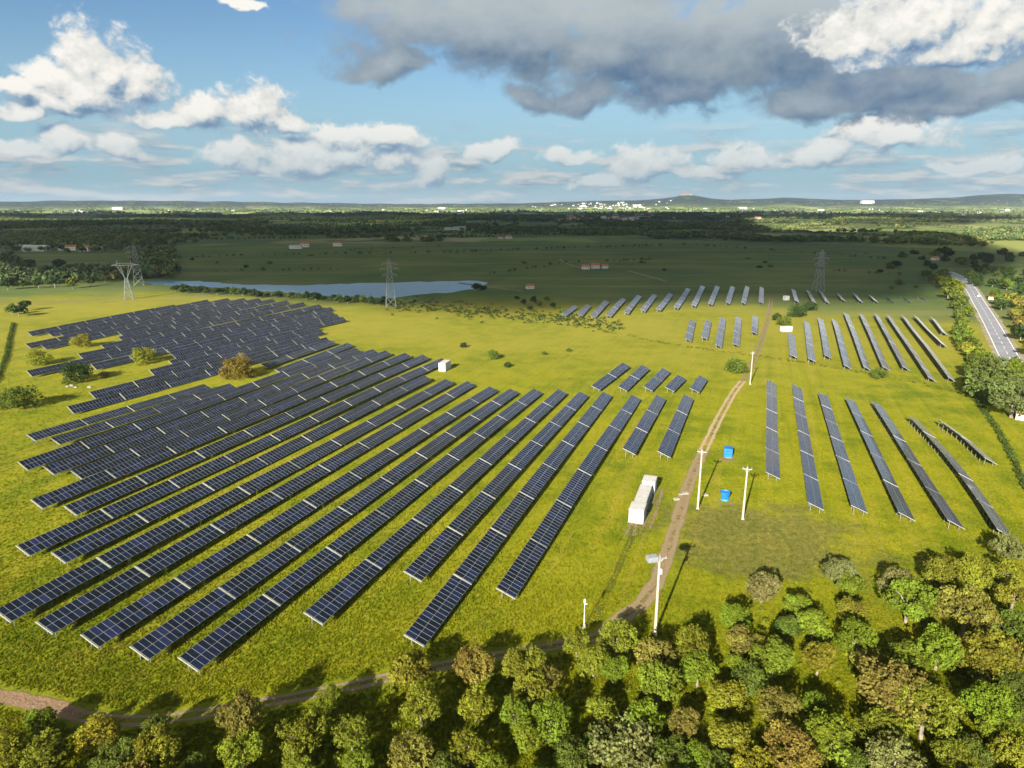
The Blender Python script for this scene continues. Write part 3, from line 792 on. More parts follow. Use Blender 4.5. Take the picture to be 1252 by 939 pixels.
for x, y, d_, c in WOOD:
    b = min(4, max(0, (y - 690) // 55)); xs = sorted(bands[(c, b)]); k = xs.index(x)
    if (x, y) in EDGE_SPOT: lab = EDGE_SPOT[(x, y)]
    elif len(xs) == 1: lab = f'only {WORD[c]} tree in the {ROWN[b]} tier of the foreground wood'
    else: lab = f'{WORD[c]} tree, {ORD[k]} so coloured from left in {ROWN[b]} tier of foreground wood'
    tree_px(x, y, d_, c, lab, 'trees of the foreground wood', height_k=random.uniform(0.9, 1.12))
for kk, x in enumerate(range(-40, 1330, 62)):                 # the wood goes on just below the picture
    tree_px(x + random.uniform(-15, 15), 968 + random.uniform(0, 26), random.uniform(44, 60), random.choice('oogrd'), f'tree cut off by the bottom edge of the photo, {ordinal(kk + 1)} from the left', 'trees cut off by the bottom edge')
tree_px(764, 921, 100, 's', 'huge pale grey green bush at the bottom edge below the tall pole', None, name='willow_bush', bush=True, cat='bush')

SOLO = [(292, 450, 47, 'b', 'large rusty round tree standing in a notch of the left panel rows'), (175, 436, 33, 'o', 'round olive tree at the left end of the back panel rows'), (93, 457, 38, 'k', 'dark green round tree among short panel rows at far left'), (98, 418, 26, 'o', 'small olive tree in front of the farthest left panel rows'), (48, 438, 30, 'o', 'brownish tree left of the dark green round tree'), (25, 487, 46, 'd', 'spreading dark tree near the left edge with a long shadow'), (2, 492, 28, 'o', 'olive shrub cut by the left edge beside the spreading dark tree'), (127, 458, 13, 's', 'small pale shrub right of the dark green round tree'), (602, 434, 23, 'd', 'round bush alone in the straw coloured pasture right of the small white cabin'), (621, 446, 13, 'k', 'little dark bush just right of the lone round pasture bush'), (567, 422, 12, 'k', 'tiny dark bush above the small white cabin'), (899, 448, 34, 'd', 'flat wide dark bush beside the far utility pole'), (1075, 457, 23, 'd', 'round bush below the far right panel rows'), (975, 381, 28, 'k', 'dark clump between the tiny rows and the far right rows'), (958, 393, 24, 'd', 'green clump left above the pale cabin by the far right rows'), (990, 375, 20, 'k', 'dark bush under the right pylon'), (950, 388, 16, 'k', 'small dark bush beside the far track end'), (1176, 422, 18, 'd', 'round bush standing on the fence line right of the far right rows'), (695, 428, 9, 'd', 'little scrub dot in the pasture above the mid panel cluster'), (665, 432, 9, 'd', 'little scrub dot left of centre in the straw pasture')]
for x, y, d_, c, lab in SOLO:
    tree_px(x, y, d_, c, lab, None, name='round_bush', bush=True, cat='tree' if d_ > 24 else 'bush')
for x, y, d_, c, lab in [(1215, 466, 58, 'p', 'big pale green tree at the right edge where the road leaves the picture'), (1240, 488, 52, 'p', 'lower big pale tree at the right edge beside the white shed'), (1203, 448, 40, 'd', 'green tree tucked behind the big pale tree beside the road'), (1236, 455, 34, 'g', 'green tree between the road end and the big pale tree'), (1190, 470, 26, 'k', 'dark tree at the foot of the big pale roadside tree')]:
    tree_px(x, y, d_, c, lab, 'big trees at the right edge', height_k=0.8)
LEFTT = [(22, 378, 16, 'k'), (30, 372, 14, 'k'), (14, 377, 14, 'd'), (8, 345, 16, 'k'), (46, 345, 13, 'k'), (66, 343, 15, 'k'), (88, 345, 14, 'd'), (110, 343, 13, 'k'), (28, 346, 12, 'd'), (16, 325, 18, 'k'), (4, 318, 22, 'k'), (34, 322, 18, 'k'), (54, 330, 14, 'k'), (2, 335, 18, 'k'), (72, 322, 14, 'k'), (128, 340, 10, 'd')]
for i, (x, y, d_, c) in enumerate(sorted(LEFTT)):
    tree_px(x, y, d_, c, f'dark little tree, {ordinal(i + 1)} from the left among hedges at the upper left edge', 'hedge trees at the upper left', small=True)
bank = [(x + random.uniform(-3, 3), 351.5 + (x - 215) * 0.064 + random.uniform(-1.5, 1.5), random.uniform(9, 15)) for x in range(215, 486, 8)]
for i, (x, y, d_) in enumerate(sorted(bank)):
    tree_px(x, y, d_, random.choice('kkd'), f'dark waterside tree, {ordinal(i + 1)} from the left along the near lake bank', 'trees on the near lake bank', small=True, height_k=0.8)
for x, y, d_, lab in [(582, 350, 14, 'dark tree leaning over the right tip of the lake'), (590, 352, 12, 'low tree on the shore right of the lake tip')]:
    tree_px(x, y, d_, 'k', lab, None, small=True)
for i, (x, y, d_) in enumerate(sorted([(640, 369, 10), (652, 366, 12), (660, 371, 11), (668, 365, 10), (676, 373, 10), (632, 364, 8), (688, 380, 10), (648, 376, 9)])):
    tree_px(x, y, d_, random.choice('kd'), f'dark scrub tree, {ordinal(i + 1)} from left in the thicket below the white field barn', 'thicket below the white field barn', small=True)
road_side = [(1168, 372), (1172, 384), (1178, 392), (1174, 402), (1183, 405), (1180, 416), (1189, 418), (1186, 430), (1194, 432), (1192, 444), (1199, 441), (1166, 362), (1160, 356), (1172, 356), (1178, 366), (1184, 380), (1158, 346), (1166, 348), (1150, 343), (1173, 351), (1142, 339), (1152, 336), (1135, 334), (1190, 438), (1184, 424), (1176, 410)]
for i, (x, y) in enumerate(sorted(road_side, key=lambda q: -q[1])):
    tree_px(x + random.uniform(-2, 2), y, random.uniform(14, 21), random.choice('ddog'), f'roadside tree, {ordinal(i + 1)} from the near end in the belt left of the road', 'tree belt left of the road', small=True, height_k=0.8)
spots = []
for i in range(60):
    y = random.uniform(334, 432); edge = 1184 + (y - 348) * 0.66 if y > 348 else 1184 + (348 - y) * 0.3
    x = edge + 26 + random.random() ** 1.2 * 90
    if x < 1275: spots.append((x, y, 10 + (y - 330) * 0.15 + random.uniform(-2, 4)))
for i, (x, y, d_) in enumerate(sorted(spots, key=lambda q: -q[1])):
    tree_px(x, y, d_, random.choice('kddorr' if y > 350 else 'kkkd'), f'tree in the wood right of the road, {ordinal(i + 1)} from the near end', 'wood right of the road', small=True, height_k=0.85)
spots = []
for i in range(60):
    x = random.uniform(1085, 1270); y = random.uniform(306, 346)
    if x < 1150 and y > 325 + (x - 1085) * 0.1: continue
    if abs(x - (1184 - (348 - y) * 1.4)) < 10: continue
    spots.append((x, y, random.uniform(9, 14)))
for i, (x, y, d_) in enumerate(sorted(spots)):
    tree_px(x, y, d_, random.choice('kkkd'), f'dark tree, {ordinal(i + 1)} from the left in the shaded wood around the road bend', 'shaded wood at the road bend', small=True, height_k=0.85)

FIELD = [(640, 322), (662, 315), (700, 312), (752, 316), (785, 322), (812, 330), (935, 322), (943, 326), (928, 327), (915, 318), (880, 306), (840, 303), (600, 318), (520, 316), (470, 312), (430, 318), (380, 314), (330, 322), (300, 326), (265, 322), (235, 318), (1040, 322), (1075, 332), (1010, 318), (1060, 312), (1100, 345), (1090, 352), (1120, 350)]
for i, (x, y) in enumerate(sorted(FIELD)):
    tree_px(x, y, random.uniform(6, 11), random.choice('kkd'), f'dark dot of a bush, {ordinal(i + 1)} from the left in the shaded field behind the lake', 'bushes in the shaded field', name='field_bush', small=True, bush=True, cat='bush')
# far woodland that reads as one mass: instances of small crowns on points
def far_wood():
    pts, scl = [], []
    def belt(n, r0, r1, dens, seed):
        q = RNG.random((n, 2)); a = np.radians(-42 + 84 * q[:, 0]); r = np.sqrt(r0 ** 2 + (r1 ** 2 - r0 ** 2) * q[:, 1])
        X, Y = r * np.sin(a), r * np.cos(a)
        nz = np.sin(X * 0.004 + seed) * np.sin(Y * 0.0063 + seed * 2) + 0.6 * np.sin(X * 0.011 + Y * 0.007 + seed) + 0.4 * np.sin(X * 0.023 - Y * 0.019) + 0.5 * RNG.normal(size=n) * 0.5
        keep = nz > dens
        pxx = 626 + 864 * X / Y
        keep &= ~((pxx > 930) & (pxx < 1100) & (r > 1180) & (r < 1650))
        keep &= ~((pxx > 205) & (r < 980)); keep &= ~((pxx > 10) & (pxx < 150) & (r > 740) & (r < 985))
        keep &= ~((pxx > 540) & (r < 1120))
        for x, y in zip(X[keep], Y[keep]): pts.append((x, y, hz(x, y)))
        scl.extend(RNG.uniform(3.0, 6.0, keep.sum()) * (1 + r[keep] / 9000))
    belt(7000, 640, 1000, 0.55, 0.4); belt(14000, 1050, 1600, 0.42, 1.7); belt(26000, 1550, 2600, 0.50, 2.9); belt(26000, 2500, 4200, 0.5, 4.4); belt(22000, 4200, 9800, 0.5, 5.2)
    for (xa, ya), (xb, yb) in (((215, 316), (330, 312)), ((330, 312), (560, 309)), ((560, 309), (840, 300)), ((840, 300), (1090, 318)), ((600, 335), (690, 322)), ((690, 322), (800, 318)), ((1000, 330), (1110, 338)), ((250, 332), (420, 330)), ((420, 306), (540, 302))):
        A, B = G(xa, ya), G(xb, yb); n_ = int((B - A).length / 5)
        for k in range(n_):
            if random.random() < 0.55:
                q = A.lerp(B, k / n_); pts.append((q.x + random.gauss(0, 1.5), q.y + random.gauss(0, 2.5), hz(q.x, q.y))); scl.append(random.uniform(0.9, 2.4))
    for _ in range(170):                       # hedgerows between the far fields
        r = random.uniform(1150, 5200); a = rad(random.uniform(-40, 40)); x, y = r * math.sin(a), r * math.cos(a)
        d = random.choice((0.15, 1.62)) + random.gauss(0, 0.25); L = random.uniform(150, 520) * (0.6 + r / 3000)
        for k in range(int(L / 8)):
            q = (x + math.cos(d) * k * 8 + random.gauss(0, 1.5), y + math.sin(d) * k * 8 + random.gauss(0, 1.5))
            if math.hypot(*q) < 1120: continue
            pts.append((q[0], q[1], hz(*q))); scl.append(random.uniform(2.2, 4.6))
    me = bpy.data.meshes.new('far_wood'); me.from_pydata(pts, [], []); me.update()
    at = me.attributes.new('size', 'FLOAT', 'POINT'); at.data.foreach_set('value', np.asarray(scl, np.float32))
    o = link('far_wood', me); tag(o, 'dark woodland covering the plain behind the lake', kind='stuff')
    ng = bpy.data.node_groups.new('scatter_far_trees', 'GeometryNodeTree')
    ng.interface.new_socket('Geometry', in_out='INPUT', socket_type='NodeSocketGeometry'); ng.interface.new_socket('Geometry', in_out='OUTPUT', socket_type='NodeSocketGeometry')
    N, L = ng.nodes, ng.links
    gi, go = N.new('NodeGroupInput'), N.new('NodeGroupOutput'); geo = N.new('GeometryNodeJoinGeometry')
    srcs = []
    for s in range(3):
        v, f, t = crown_geo(400 + s, 7, 9, 0.26, 0.75, 0.6); v[:, 2] += 0.75
        me2 = np_mesh('far_crown', v, f, [M_FARLEAF], tint=t); o2 = bpy.data.objects.new('far_crown', me2)
        oi = N.new('GeometryNodeObjectInfo'); oi.inputs[0].default_value = o2; oi.inputs['As Instance'].default_value = True; srcs.append(oi)
        L.new(oi.outputs['Geometry'], geo.inputs[0])
    ip = N.new('GeometryNodeInstanceOnPoints'); L.new(gi.outputs[0], ip.inputs['Points']); L.new(geo.outputs[0], ip.inputs['Instance'])
    ip.inputs['Pick Instance'].default_value = True
    na_ = N.new('GeometryNodeInputNamedAttribute'); na_.data_type = 'FLOAT'; na_.inputs['Name'].default_value = 'size'
    L.new(na_.outputs[0], ip.inputs['Scale'])
    rv = N.new('FunctionNodeRandomValue'); rv.data_type = 'FLOAT_VECTOR'; rv.inputs[0].default_value = (0, 0, 0); rv.inputs[1].default_value = (0, 0, 6.28)
    L.new(rv.outputs[0], ip.inputs['Rotation']); L.new(ip.outputs[0], go.inputs[0])
    md = o.modifiers.new('scatter', 'NODES'); md.node_group = ng


def far_leaf_mat():
    m, t, o = mat('far_leaves')
    oi = t.new('ShaderNodeObjectInfo'); a = t.new('ShaderNodeAttribute', attribute_name='tint')
    c = t.cramp(oi.outputs['Random'], [(0, (0.055, 0.085, 0.034)), (0.5, (0.085, 0.12, 0.045)), (0.85, (0.125, 0.145, 0.050)), (1, (0.18, 0.165, 0.06))])
    c = t.mix(1.0, c, t.mix(a.outputs['Fac'], (0.6, 0.6, 0.6), (1.4, 1.4, 1.3)), 'MULTIPLY')
    d = t.new('ShaderNodeBsdfDiffuse'); t.put(d.inputs[0], c); t.l.new(d.outputs[0], o.inputs[0]); return m


M_FARLEAF = far_leaf_mat()
far_wood()

# ------------------------------------------------------------------ rough growth: tufts, scrub
def in_poly(x, y, poly):
    c = False; j = len(poly) - 1
    for i in range(len(poly)):
        if (poly[i][1] > y) != (poly[j][1] > y) and x < (poly[j][0] - poly[i][0]) * (y - poly[i][1]) / (poly[j][1] - poly[i][1]) + poly[i][0]: c = not c
        j = i
    return c


def tufts(name, P, h, w, m, kind='stuff', label=None, blades=3):
    n = len(P); r = RNG; Vs, T = [], []
    tt = r.random(n)
    for b in range(blades):
        a = r.uniform(0, 2 * np.pi, n); ww = w * r.uniform(0.6, 1.2, n) / 2; hh = h * r.uniform(0.5, 1.2, n)
        dx_, dy_ = np.cos(a) * ww, np.sin(a) * ww; lx, ly = r.normal(size=n) * h * 0.35, r.normal(size=n) * h * 0.35
        ox, oy = r.normal(size=n) * w * 0.25, r.normal(size=n) * w * 0.25
        A = np.stack([P[:, 0] + ox - dx_, P[:, 1] + oy - dy_, P[:, 2] - 0.03], 1); B = np.stack([P[:, 0] + ox + dx_, P[:, 1] + oy + dy_, P[:, 2] - 0.03], 1)
        C_ = np.stack([P[:, 0] + ox + lx, P[:, 1] + oy + ly, P[:, 2] + hh], 1)
        Vs.append(np.stack([A, B, C_], 1)); T.append(np.clip(tt + r.normal(size=n) * 0.15, 0, 1))
    Vs = np.concatenate(Vs); T = np.concatenate(T)
    o = link(name, np_mesh(name, Vs.reshape(-1, 3), np.arange(len(Vs) * 3).reshape(-1, 3), [m], tint=T)); tag(o, label, kind=kind); return o


N = 150000
py = 400 + 560 * RNG.random(N) ** 0.8; pxs = RNG.uniform(-30, 1282, N)
v_ = (H_PX / 2 - py) / F_PX; u_ = (pxs - 626) / F_PX
ddz = -math.sin(PITCH) + v_ * math.cos(PITCH); ddy = math.cos(PITCH) + v_ * math.sin(PITCH); t_ = -CAM_H / ddz
GPts = np.stack([u_ * t_, ddy * t_, np.zeros(N)], 1)
TL = np.array([(p.x, p.y) for p in line_main + line_low + smooth_line([G(-80, 838), G(0, 851), G(55, 862), G(100, 876)], 2)])
keep = np.ones(N, bool)
for q in TL: keep &= (np.hypot(GPts[:, 0] - q[0], GPts[:, 1] - q[1]) > 1.5 + 0.9 * RNG.random(N))
for q in road_line[::2]: keep &= np.hypot(GPts[:, 0] - q.x, GPts[:, 1] - q.y) > 6
GPts = GPts[keep]
tufts('grass', GPts, 0.20, 0.36, M_TUFT, label='yellow green meadow grass around the panel rows')

M_SCRUB = make_leaf_mat('scrub_leaves')


def scrub(name, centres, rmin, rmax, colour, label, per=46, leaf=0.16):
    Vs, T = [], []
    for p in centres:
        R = RNG.uniform(rmin, rmax); d = RNG.normal(size=(per, 3)); d /= np.linalg.norm(d, axis=1)[:, None]; d[:, 2] = np.abs(d[:, 2])
        c = np.array(p) + d * R * RNG.uniform(0.6, 1.05, (per, 1)) * np.array([1, 1, 0.8])
        nn = d + RNG.normal(size=(per, 3)) * 0.5; u = np.cross(nn, RNG.normal(size=(per, 3))); u /= np.linalg.norm(u, axis=1)[:, None]; w = np.cross(nn, u); w /= np.linalg.norm(w, axis=1)[:, None]
        s = max(leaf, R * 0.22) * RNG.uniform(0.6, 1.3, (per, 1))
        Vs.append(np.stack([c - u * s, c - w * s, c + u * s, c + w * s], 1)); T.append(np.clip(RNG.normal(0.5, 0.1) + RNG.normal(size=per) * 0.15, 0, 1))
    Vs = np.concatenate(Vs)
    o = link(name, np_mesh(name, Vs.reshape(-1, 3), np.arange(len(Vs) * 4).reshape(-1, 4), [M_SCRUB], tint=np.concatenate(T)))
    o.color = (*colour, 1); tag(o, label, kind='stuff'); return o


wood_poly = [(-20, 885), (100, 885), (250, 885), (420, 850), (600, 815), (690, 798), (760, 785), (860, 770), (900, 735), (1010, 690), (1100, 690), (1260, 660), (1280, 960), (-20, 960)]
cs = []
while len(cs) < 330:
    x, y = random.uniform(-20, 1280), random.uniform(660, 960)
    if in_poly(x, y, wood_poly): cs.append(G(x, y))
scrub('undergrowth', cs, 0.3, 0.8, (0.120, 0.140, 0.012), 'low shrubs and saplings under the foreground wood')
cs = [G(x, y) for x, y in [(random.gauss(930, 55), random.gauss(655, 26)) for _ in range(70)]]
scrub('low_scrub', cs, 0.15, 0.5, (0.085, 0.085, 0.022), 'low weeds in the rough patch right of the dirt track', 16, 0.1)
cs = []
for _ in range(420):
    x = random.uniform(470, 760); y = 372 + (x - 480) * 0.09 + random.gauss(0, 4.5)
    cs.append(G(x, y))
scrub('bank_scrub', cs, 0.6, 1.9, (0.034, 0.050, 0.014), 'dark scrub strewn along the pasture edge below the lake', 14, 0.3)
cs = []
for (x0, y0), (x1, y1) in zip([(660, 388), (740, 405), (830, 423), (930, 436), (1000, 446), (1080, 460)], [(740, 405), (830, 423), (930, 436), (1000, 446), (1080, 460), (1192, 484)]):
    for k in range(46):
        s = random.random(); cs.append(G(x0 + (x1 - x0) * s, y0 + (y1 - y0) * s + random.gauss(0, 0.7)))
scrub('ditch_growth', cs, 0.3, 0.75, (0.080, 0.085, 0.014), 'thin line of rank growth along the ditch across the pasture', 14, 0.16)
for pts, lab in (([(1164, 365), (1170, 390), (1177, 420), (1184, 450), (1190, 478)], 'clipped dark hedge between the far right rows and the roadside trees'), ([(1194, 490), (1215, 520), (1235, 555), (1256, 600), (1280, 640)], 'dark hedge line running down the right edge'), ([(16, 396), (12, 415), (6, 440), (-8, 470)], 'dark tall hedge at the left edge above the spreading tree')):
    L_ = smooth_line([G(*p) for p in pts], 1.1)
    hh = scrub('hedge', [p + Vector((random.uniform(-.3, .3), random.uniform(-.3, .3), 0.2)) for p in L_], 0.7, 1.15, (0.045, 0.065, 0.014), lab, 30, 0.22)
    del hh['kind']; hh['category'] = 'hedge'

# ------------------------------------------------------------------ cabins, crates, poles
def row_yaw(a, b):
    A, B = G(*a), G(*b); return math.atan2(B.y - A.y, B.x - A.x)


def cabin(name, loc, rz, L, Wd, Hh, label, group=None, side_panel=False, doors=1, roof=M_CABROOF):
    root = empty(name, loc, rz); tag(root, label, 'cabin', group)
    mb = MB(); mb.box((0, 0, Hh / 2 + 0.15), (L, Wd, Hh))
    n = int(L / 0.6)
    for i in range(n):
        x = -L / 2 + (i + 0.5) * L / n
        for s in (-1, 1): mb.box((x, s * (Wd / 2 + 0.02), Hh / 2 + 0.15), (L / n * 0.5, 0.04, Hh - 0.3))
    link('wall', mb.mesh('wall', M_WHITE), root)
    link('plinth', MB().box((0, 0, 0.07), (L + 0.3, Wd + 0.3, 0.16)).mesh('plinth', M_STONE), root)
    link('roof', MB().box((0, 0, Hh + 0.2), (L + 0.16, Wd + 0.16, 0.1)).box((0, 0, Hh + 0.27), (L - 0.1, Wd - 0.1, 0.05)).mesh('roof', roof), root)
    for k in range(doors):
        x = -L / 2 + (k + 1) * L / (doors + 1)
        dd = link('door', MB().box((x, -(Wd / 2 + 0.07), 1.2), (0.95, 0.06, 2.0)).mesh('door', M_DOOR), root)
        link('handle', MB().box((x + 0.35, -(Wd / 2 + 0.12), 1.15), (0.06, 0.05, 0.2)).mesh('handle', M_GREYM), dd)
    ed = link('end_door', MB().box((-(L / 2 + 0.06), Wd * 0.22, 1.2), (0.06, 0.95, 2.0)).mesh('end_door', M_DOOR), root)
    link('handle', MB().box((-(L / 2 + 0.11), Wd * 0.22 - 0.35, 1.15), (0.05, 0.06, 0.2)).mesh('handle', M_GREYM), ed)
    v = MB()
    for k in range(5): v.box((-(L / 2 + 0.03), -Wd * 0.22, 1.5 + k * 0.14), (0.05, 0.8, 0.07))
    link('vent', v.mesh('vent', M_GREYM), root)
    if side_panel: link('side_panel', MB().box((0.4, -(Wd / 2 + 0.09), 1.3), (L * 0.45, 0.07, 1.9)).mesh('side_panel', M_TEAL), root)
    return root


yaw = row_yaw((779, 640), (797, 590))
c_ = G(779, 635); ax = Vector((math.cos(yaw), math.sin(yaw), 0))
g_ = 'white cabins beside the dirt track'
cabin('equipment_cabin', c_, yaw, 3.6, 2.8, 2.6, 'tall white cabin, nearest of the three in a line by the track', g_, doors=1)
cabin('equipment_cabin', c_ + ax * 7.3, yaw, 9.6, 2.3, 2.2, 'long white container between the two shorter white cabins', g_, True, 2)
cabin('equipment_cabin', c_ + ax * 14.9 + Vector((0.3, 0, 0)), yaw, 3.6, 2.7, 2.5, 'short white cabin with a flat roof at the far end of the line', g_, doors=1, roof=M_CABROOF)
ribbon('bare_soil', [c_ + ax * k + Vector((2.2, -0.8, 0)) for k in range(-3, 18)], 1.5, M_TRACK2, 0.01, 0.5, 4)
ribbon('bare_soil', [c_ + ax * -k + Vector((-0.4, 0, 0)) for k in range(2, 8)], 1.6, M_TRACK2, 0.01, 0.5, 4)
for q in ((888, 560), (885, 612)): ribbon('bare_soil', [G(q[0] - 6, q[1] + 2) + Vector((k, 0, 0)) for k in range(4)], 1.7, M_TRACK2, 0.01, 0.4, 4)
yaw2 = row_yaw((538, 452), (551, 444))
c2 = G(544, 452)
cabin('equipment_cabin', c2, yaw2, 6.0, 2.6, 2.9, 'small lone white cabin at the end of the long panel rows', None, doors=2)
cabin('equipment_cabin', G(961, 405), 0.2, 5.0, 2.6, 2.2, 'low white cabin at the left end of the far right panel rows', None, doors=1)
cabin('equipment_cabin', G(961, 367), 0.3, 3.0, 2.6, 2.6, 'tiny pale cabin at the end of the far track near the right pylon', None, doors=1)


def crate(loc, rz):
    root = empty('stacked_crates', loc, rz); tag(root, 'bright blue stack of plastic crates with black straps beside the far pale row', 'crates')
    L, Wd, Hh = 2.3, 1.9, 2.2
    link('pallet', MB().box((0, 0, 0.07), (L + 0.1, Wd + 0.1, 0.14)).mesh('pallet', M_BARK), root)
    for i in range(2):
        for k in range(3):
            mb = MB(); x, z = (i - 0.5) * L / 2, 0.14 + (k + 0.5) * Hh / 3
            mb.box((x, 0, z), (L / 2 - 0.06, Wd - 0.06, Hh / 3 - 0.08)); mb.box((x, 0, z + Hh / 6 - 0.06), (L / 2 - 0.02, Wd, 0.08))
            for q in (-0.3, 0, 0.3): mb.box((x + q, -Wd / 2 + 0.01, z - 0.04), (0.06, 0.06, Hh / 3 - 0.2)); mb.box((x + q, Wd / 2 - 0.01, z - 0.04), (0.06, 0.06, Hh / 3 - 0.2))
            link('crate', mb.mesh('crate', M_BLUE), root)
    link('strap', MB().box((0, 0, Hh / 2 + 0.16), (0.06, Wd + 0.04, Hh + 0.06)).mesh('strap', M_TYRE), root)


crate(G(890, 558), rad(75))


def tub(loc):
    root = empty('plastic_tub', loc, 0.3); tag(root, 'small blue tapered tub on a teal base, standing in the grass between two poles', 'tub')
    n = 12; mb = MB()
    prof = [(0.62, 0.25), (0.95, 1.75), (1.05, 1.76), (1.05, 1.86), (0.9, 1.86), (0.85, 1.7)]
    vs = [(math.cos(2 * math.pi * i / n) * r, math.sin(2 * math.pi * i / n) * r, z) for r, z in prof for i in range(n)]
    fs = [(j * n + i, j * n + (i + 1) % n, (j + 1) * n + (i + 1) % n, (j + 1) * n + i) for j in range(len(prof) - 1) for i in range(n)]
    fs += [tuple(reversed(range(n))), tuple(range((len(prof) - 1) * n, len(prof) * n))]
    mb.add(vs, fs)
    for i in range(0, n, 2):
        t = 2 * math.pi * i / n; mb.bar((math.cos(t) * 0.66, math.sin(t) * 0.66, 0.3), (math.cos(t) * 0.98, math.sin(t) * 0.98, 1.75), 0.08)
    link('tub', mb.mesh('tub', M_BLUE), root)
    link('base', MB().bar((0, 0, -0.02), (0, 0, 0.26), 1.7, 0, 12, 1.5).mesh('base', M_TEAL), root)


tub(G(886, 611))


def utility_pole(loc, Hh, label, group, arm=2.2, rz=0.0, transformer=False, w=0.34):
    root = empty('utility_pole', loc, rz); tag(root, label, 'utility pole', group)
    mb = MB(); mb.bar((0, 0, -0.3), (0, 0, Hh), w * 1.35, 0, 8, w * 0.85)
    mb.box((0, 0, 0.08), (w * 1.7, w * 1.7, 0.2))
    link('pole', mb.mesh('pole', M_CONC), root)
    ca = link('crossarm', MB().box((0, 0.2, Hh - 0.5), (arm, 0.16, 0.18)).bar((-arm * 0.3, 0.2, Hh - 0.55), (0, 0.2, Hh - 1.3), 0.08).bar((arm * 0.3, 0.2, Hh - 0.55), (0, 0.2, Hh - 1.3), 0.08).mesh('crossarm', M_GREYM), root)
    for x in (-arm * 0.45, 0.0, arm * 0.45):
        mb = MB(); z = Hh - 0.4 if x else Hh
        for k in range(3): mb.bar((x, 0.2 if x else 0, z + k * 0.13), (x, 0.2 if x else 0, z + 0.08 + k * 0.13), 0.2, 0, 8)
        mb.bar((x, 0.2 if x else 0, z - 0.05), (x, 0.2 if x else 0, z + 0.42), 0.06, 0, 6)
        link('insulator', mb.mesh('insulator', M_INS), root)
    if transformer:
        mb = MB(); mb.box((-1.15, 0, Hh - 0.2), (1.5, 1.0, 0.75))
        for k in range(6): mb.box((-1.75 + k * 0.24, -0.53, Hh - 0.2), (0.06, 0.1, 0.6))
        link('switch_box', mb.mesh('switch_box', M_GREYM), root)
        link('bracket', MB().bar((0, 0, Hh - 1.4), (-1.2, 0, Hh - 0.6), 0.1).bar((0, 0, Hh - 0.6), (-1.8, 0, Hh - 0.6), 0.1).mesh('bracket', M_STEEL), root)
        link('cable_box', MB().box((0.0, -0.35, Hh - 2.2), (0.45, 0.35, 0.7)).mesh('cable_box', M_OFFW), root)
    return root


def h_for(b, t):
    p = G(*b); lo, hi = 0.0, 60.0
    for _ in range(40):
        m_ = (lo + hi) / 2
        z = m_ - CAM_H; dep = p.y * math.cos(PITCH) - z * math.sin(PITCH); up = p.y * math.sin(PITCH) + z * math.cos(PITCH)
        if H_PX / 2 - F_PX * up / dep > t: lo = m_
        else: hi = m_
    return lo


gp = 'utility poles along the dirt track'
utility_pole(G(801, 775), h_for((801, 775), 680), 'tall concrete pole with a grey switch box at the wood edge', gp, 2.4, 0.25, True)
utility_pole(G(853, 622), h_for((853, 622), 550), 'pale concrete pole standing close to the dirt track near the white cabins', gp, 1.8, -0.3)
utility_pole(G(908, 635), h_for((908, 635), 571), 'pale concrete pole right of the blue tub', gp, 1.8, -0.3)
utility_pole(G(917, 470), h_for((917, 470), 430), 'far pale pole at the upper end of the dirt track beside the flat bush', gp, 1.8, 0.2)


def thin_pole(loc, Hh):
    root = empty('marker_pole', loc); tag(root, 'thin white pole with a small head left of the tall concrete pole', 'pole')
    link('shaft', MB().bar((0, 0, -0.1), (0, 0, Hh), 0.16, 0, 8, 0.11).mesh('shaft', M_OFFW), root)
    link('head', MB().bar((0, 0, Hh), (0, 0, Hh + 0.55), 0.3, 0, 8, 0.36).box((0.18, 0, Hh - 0.2), (0.4, 0.12, 0.12)).mesh('head', M_OFFW), root)
    link('foot', MB().box((0, 0, 0.15), (0.5, 0.5, 0.35)).mesh('foot', M_CONC), root)


thin_pole(G(714, 767), h_for((714, 767), 737))


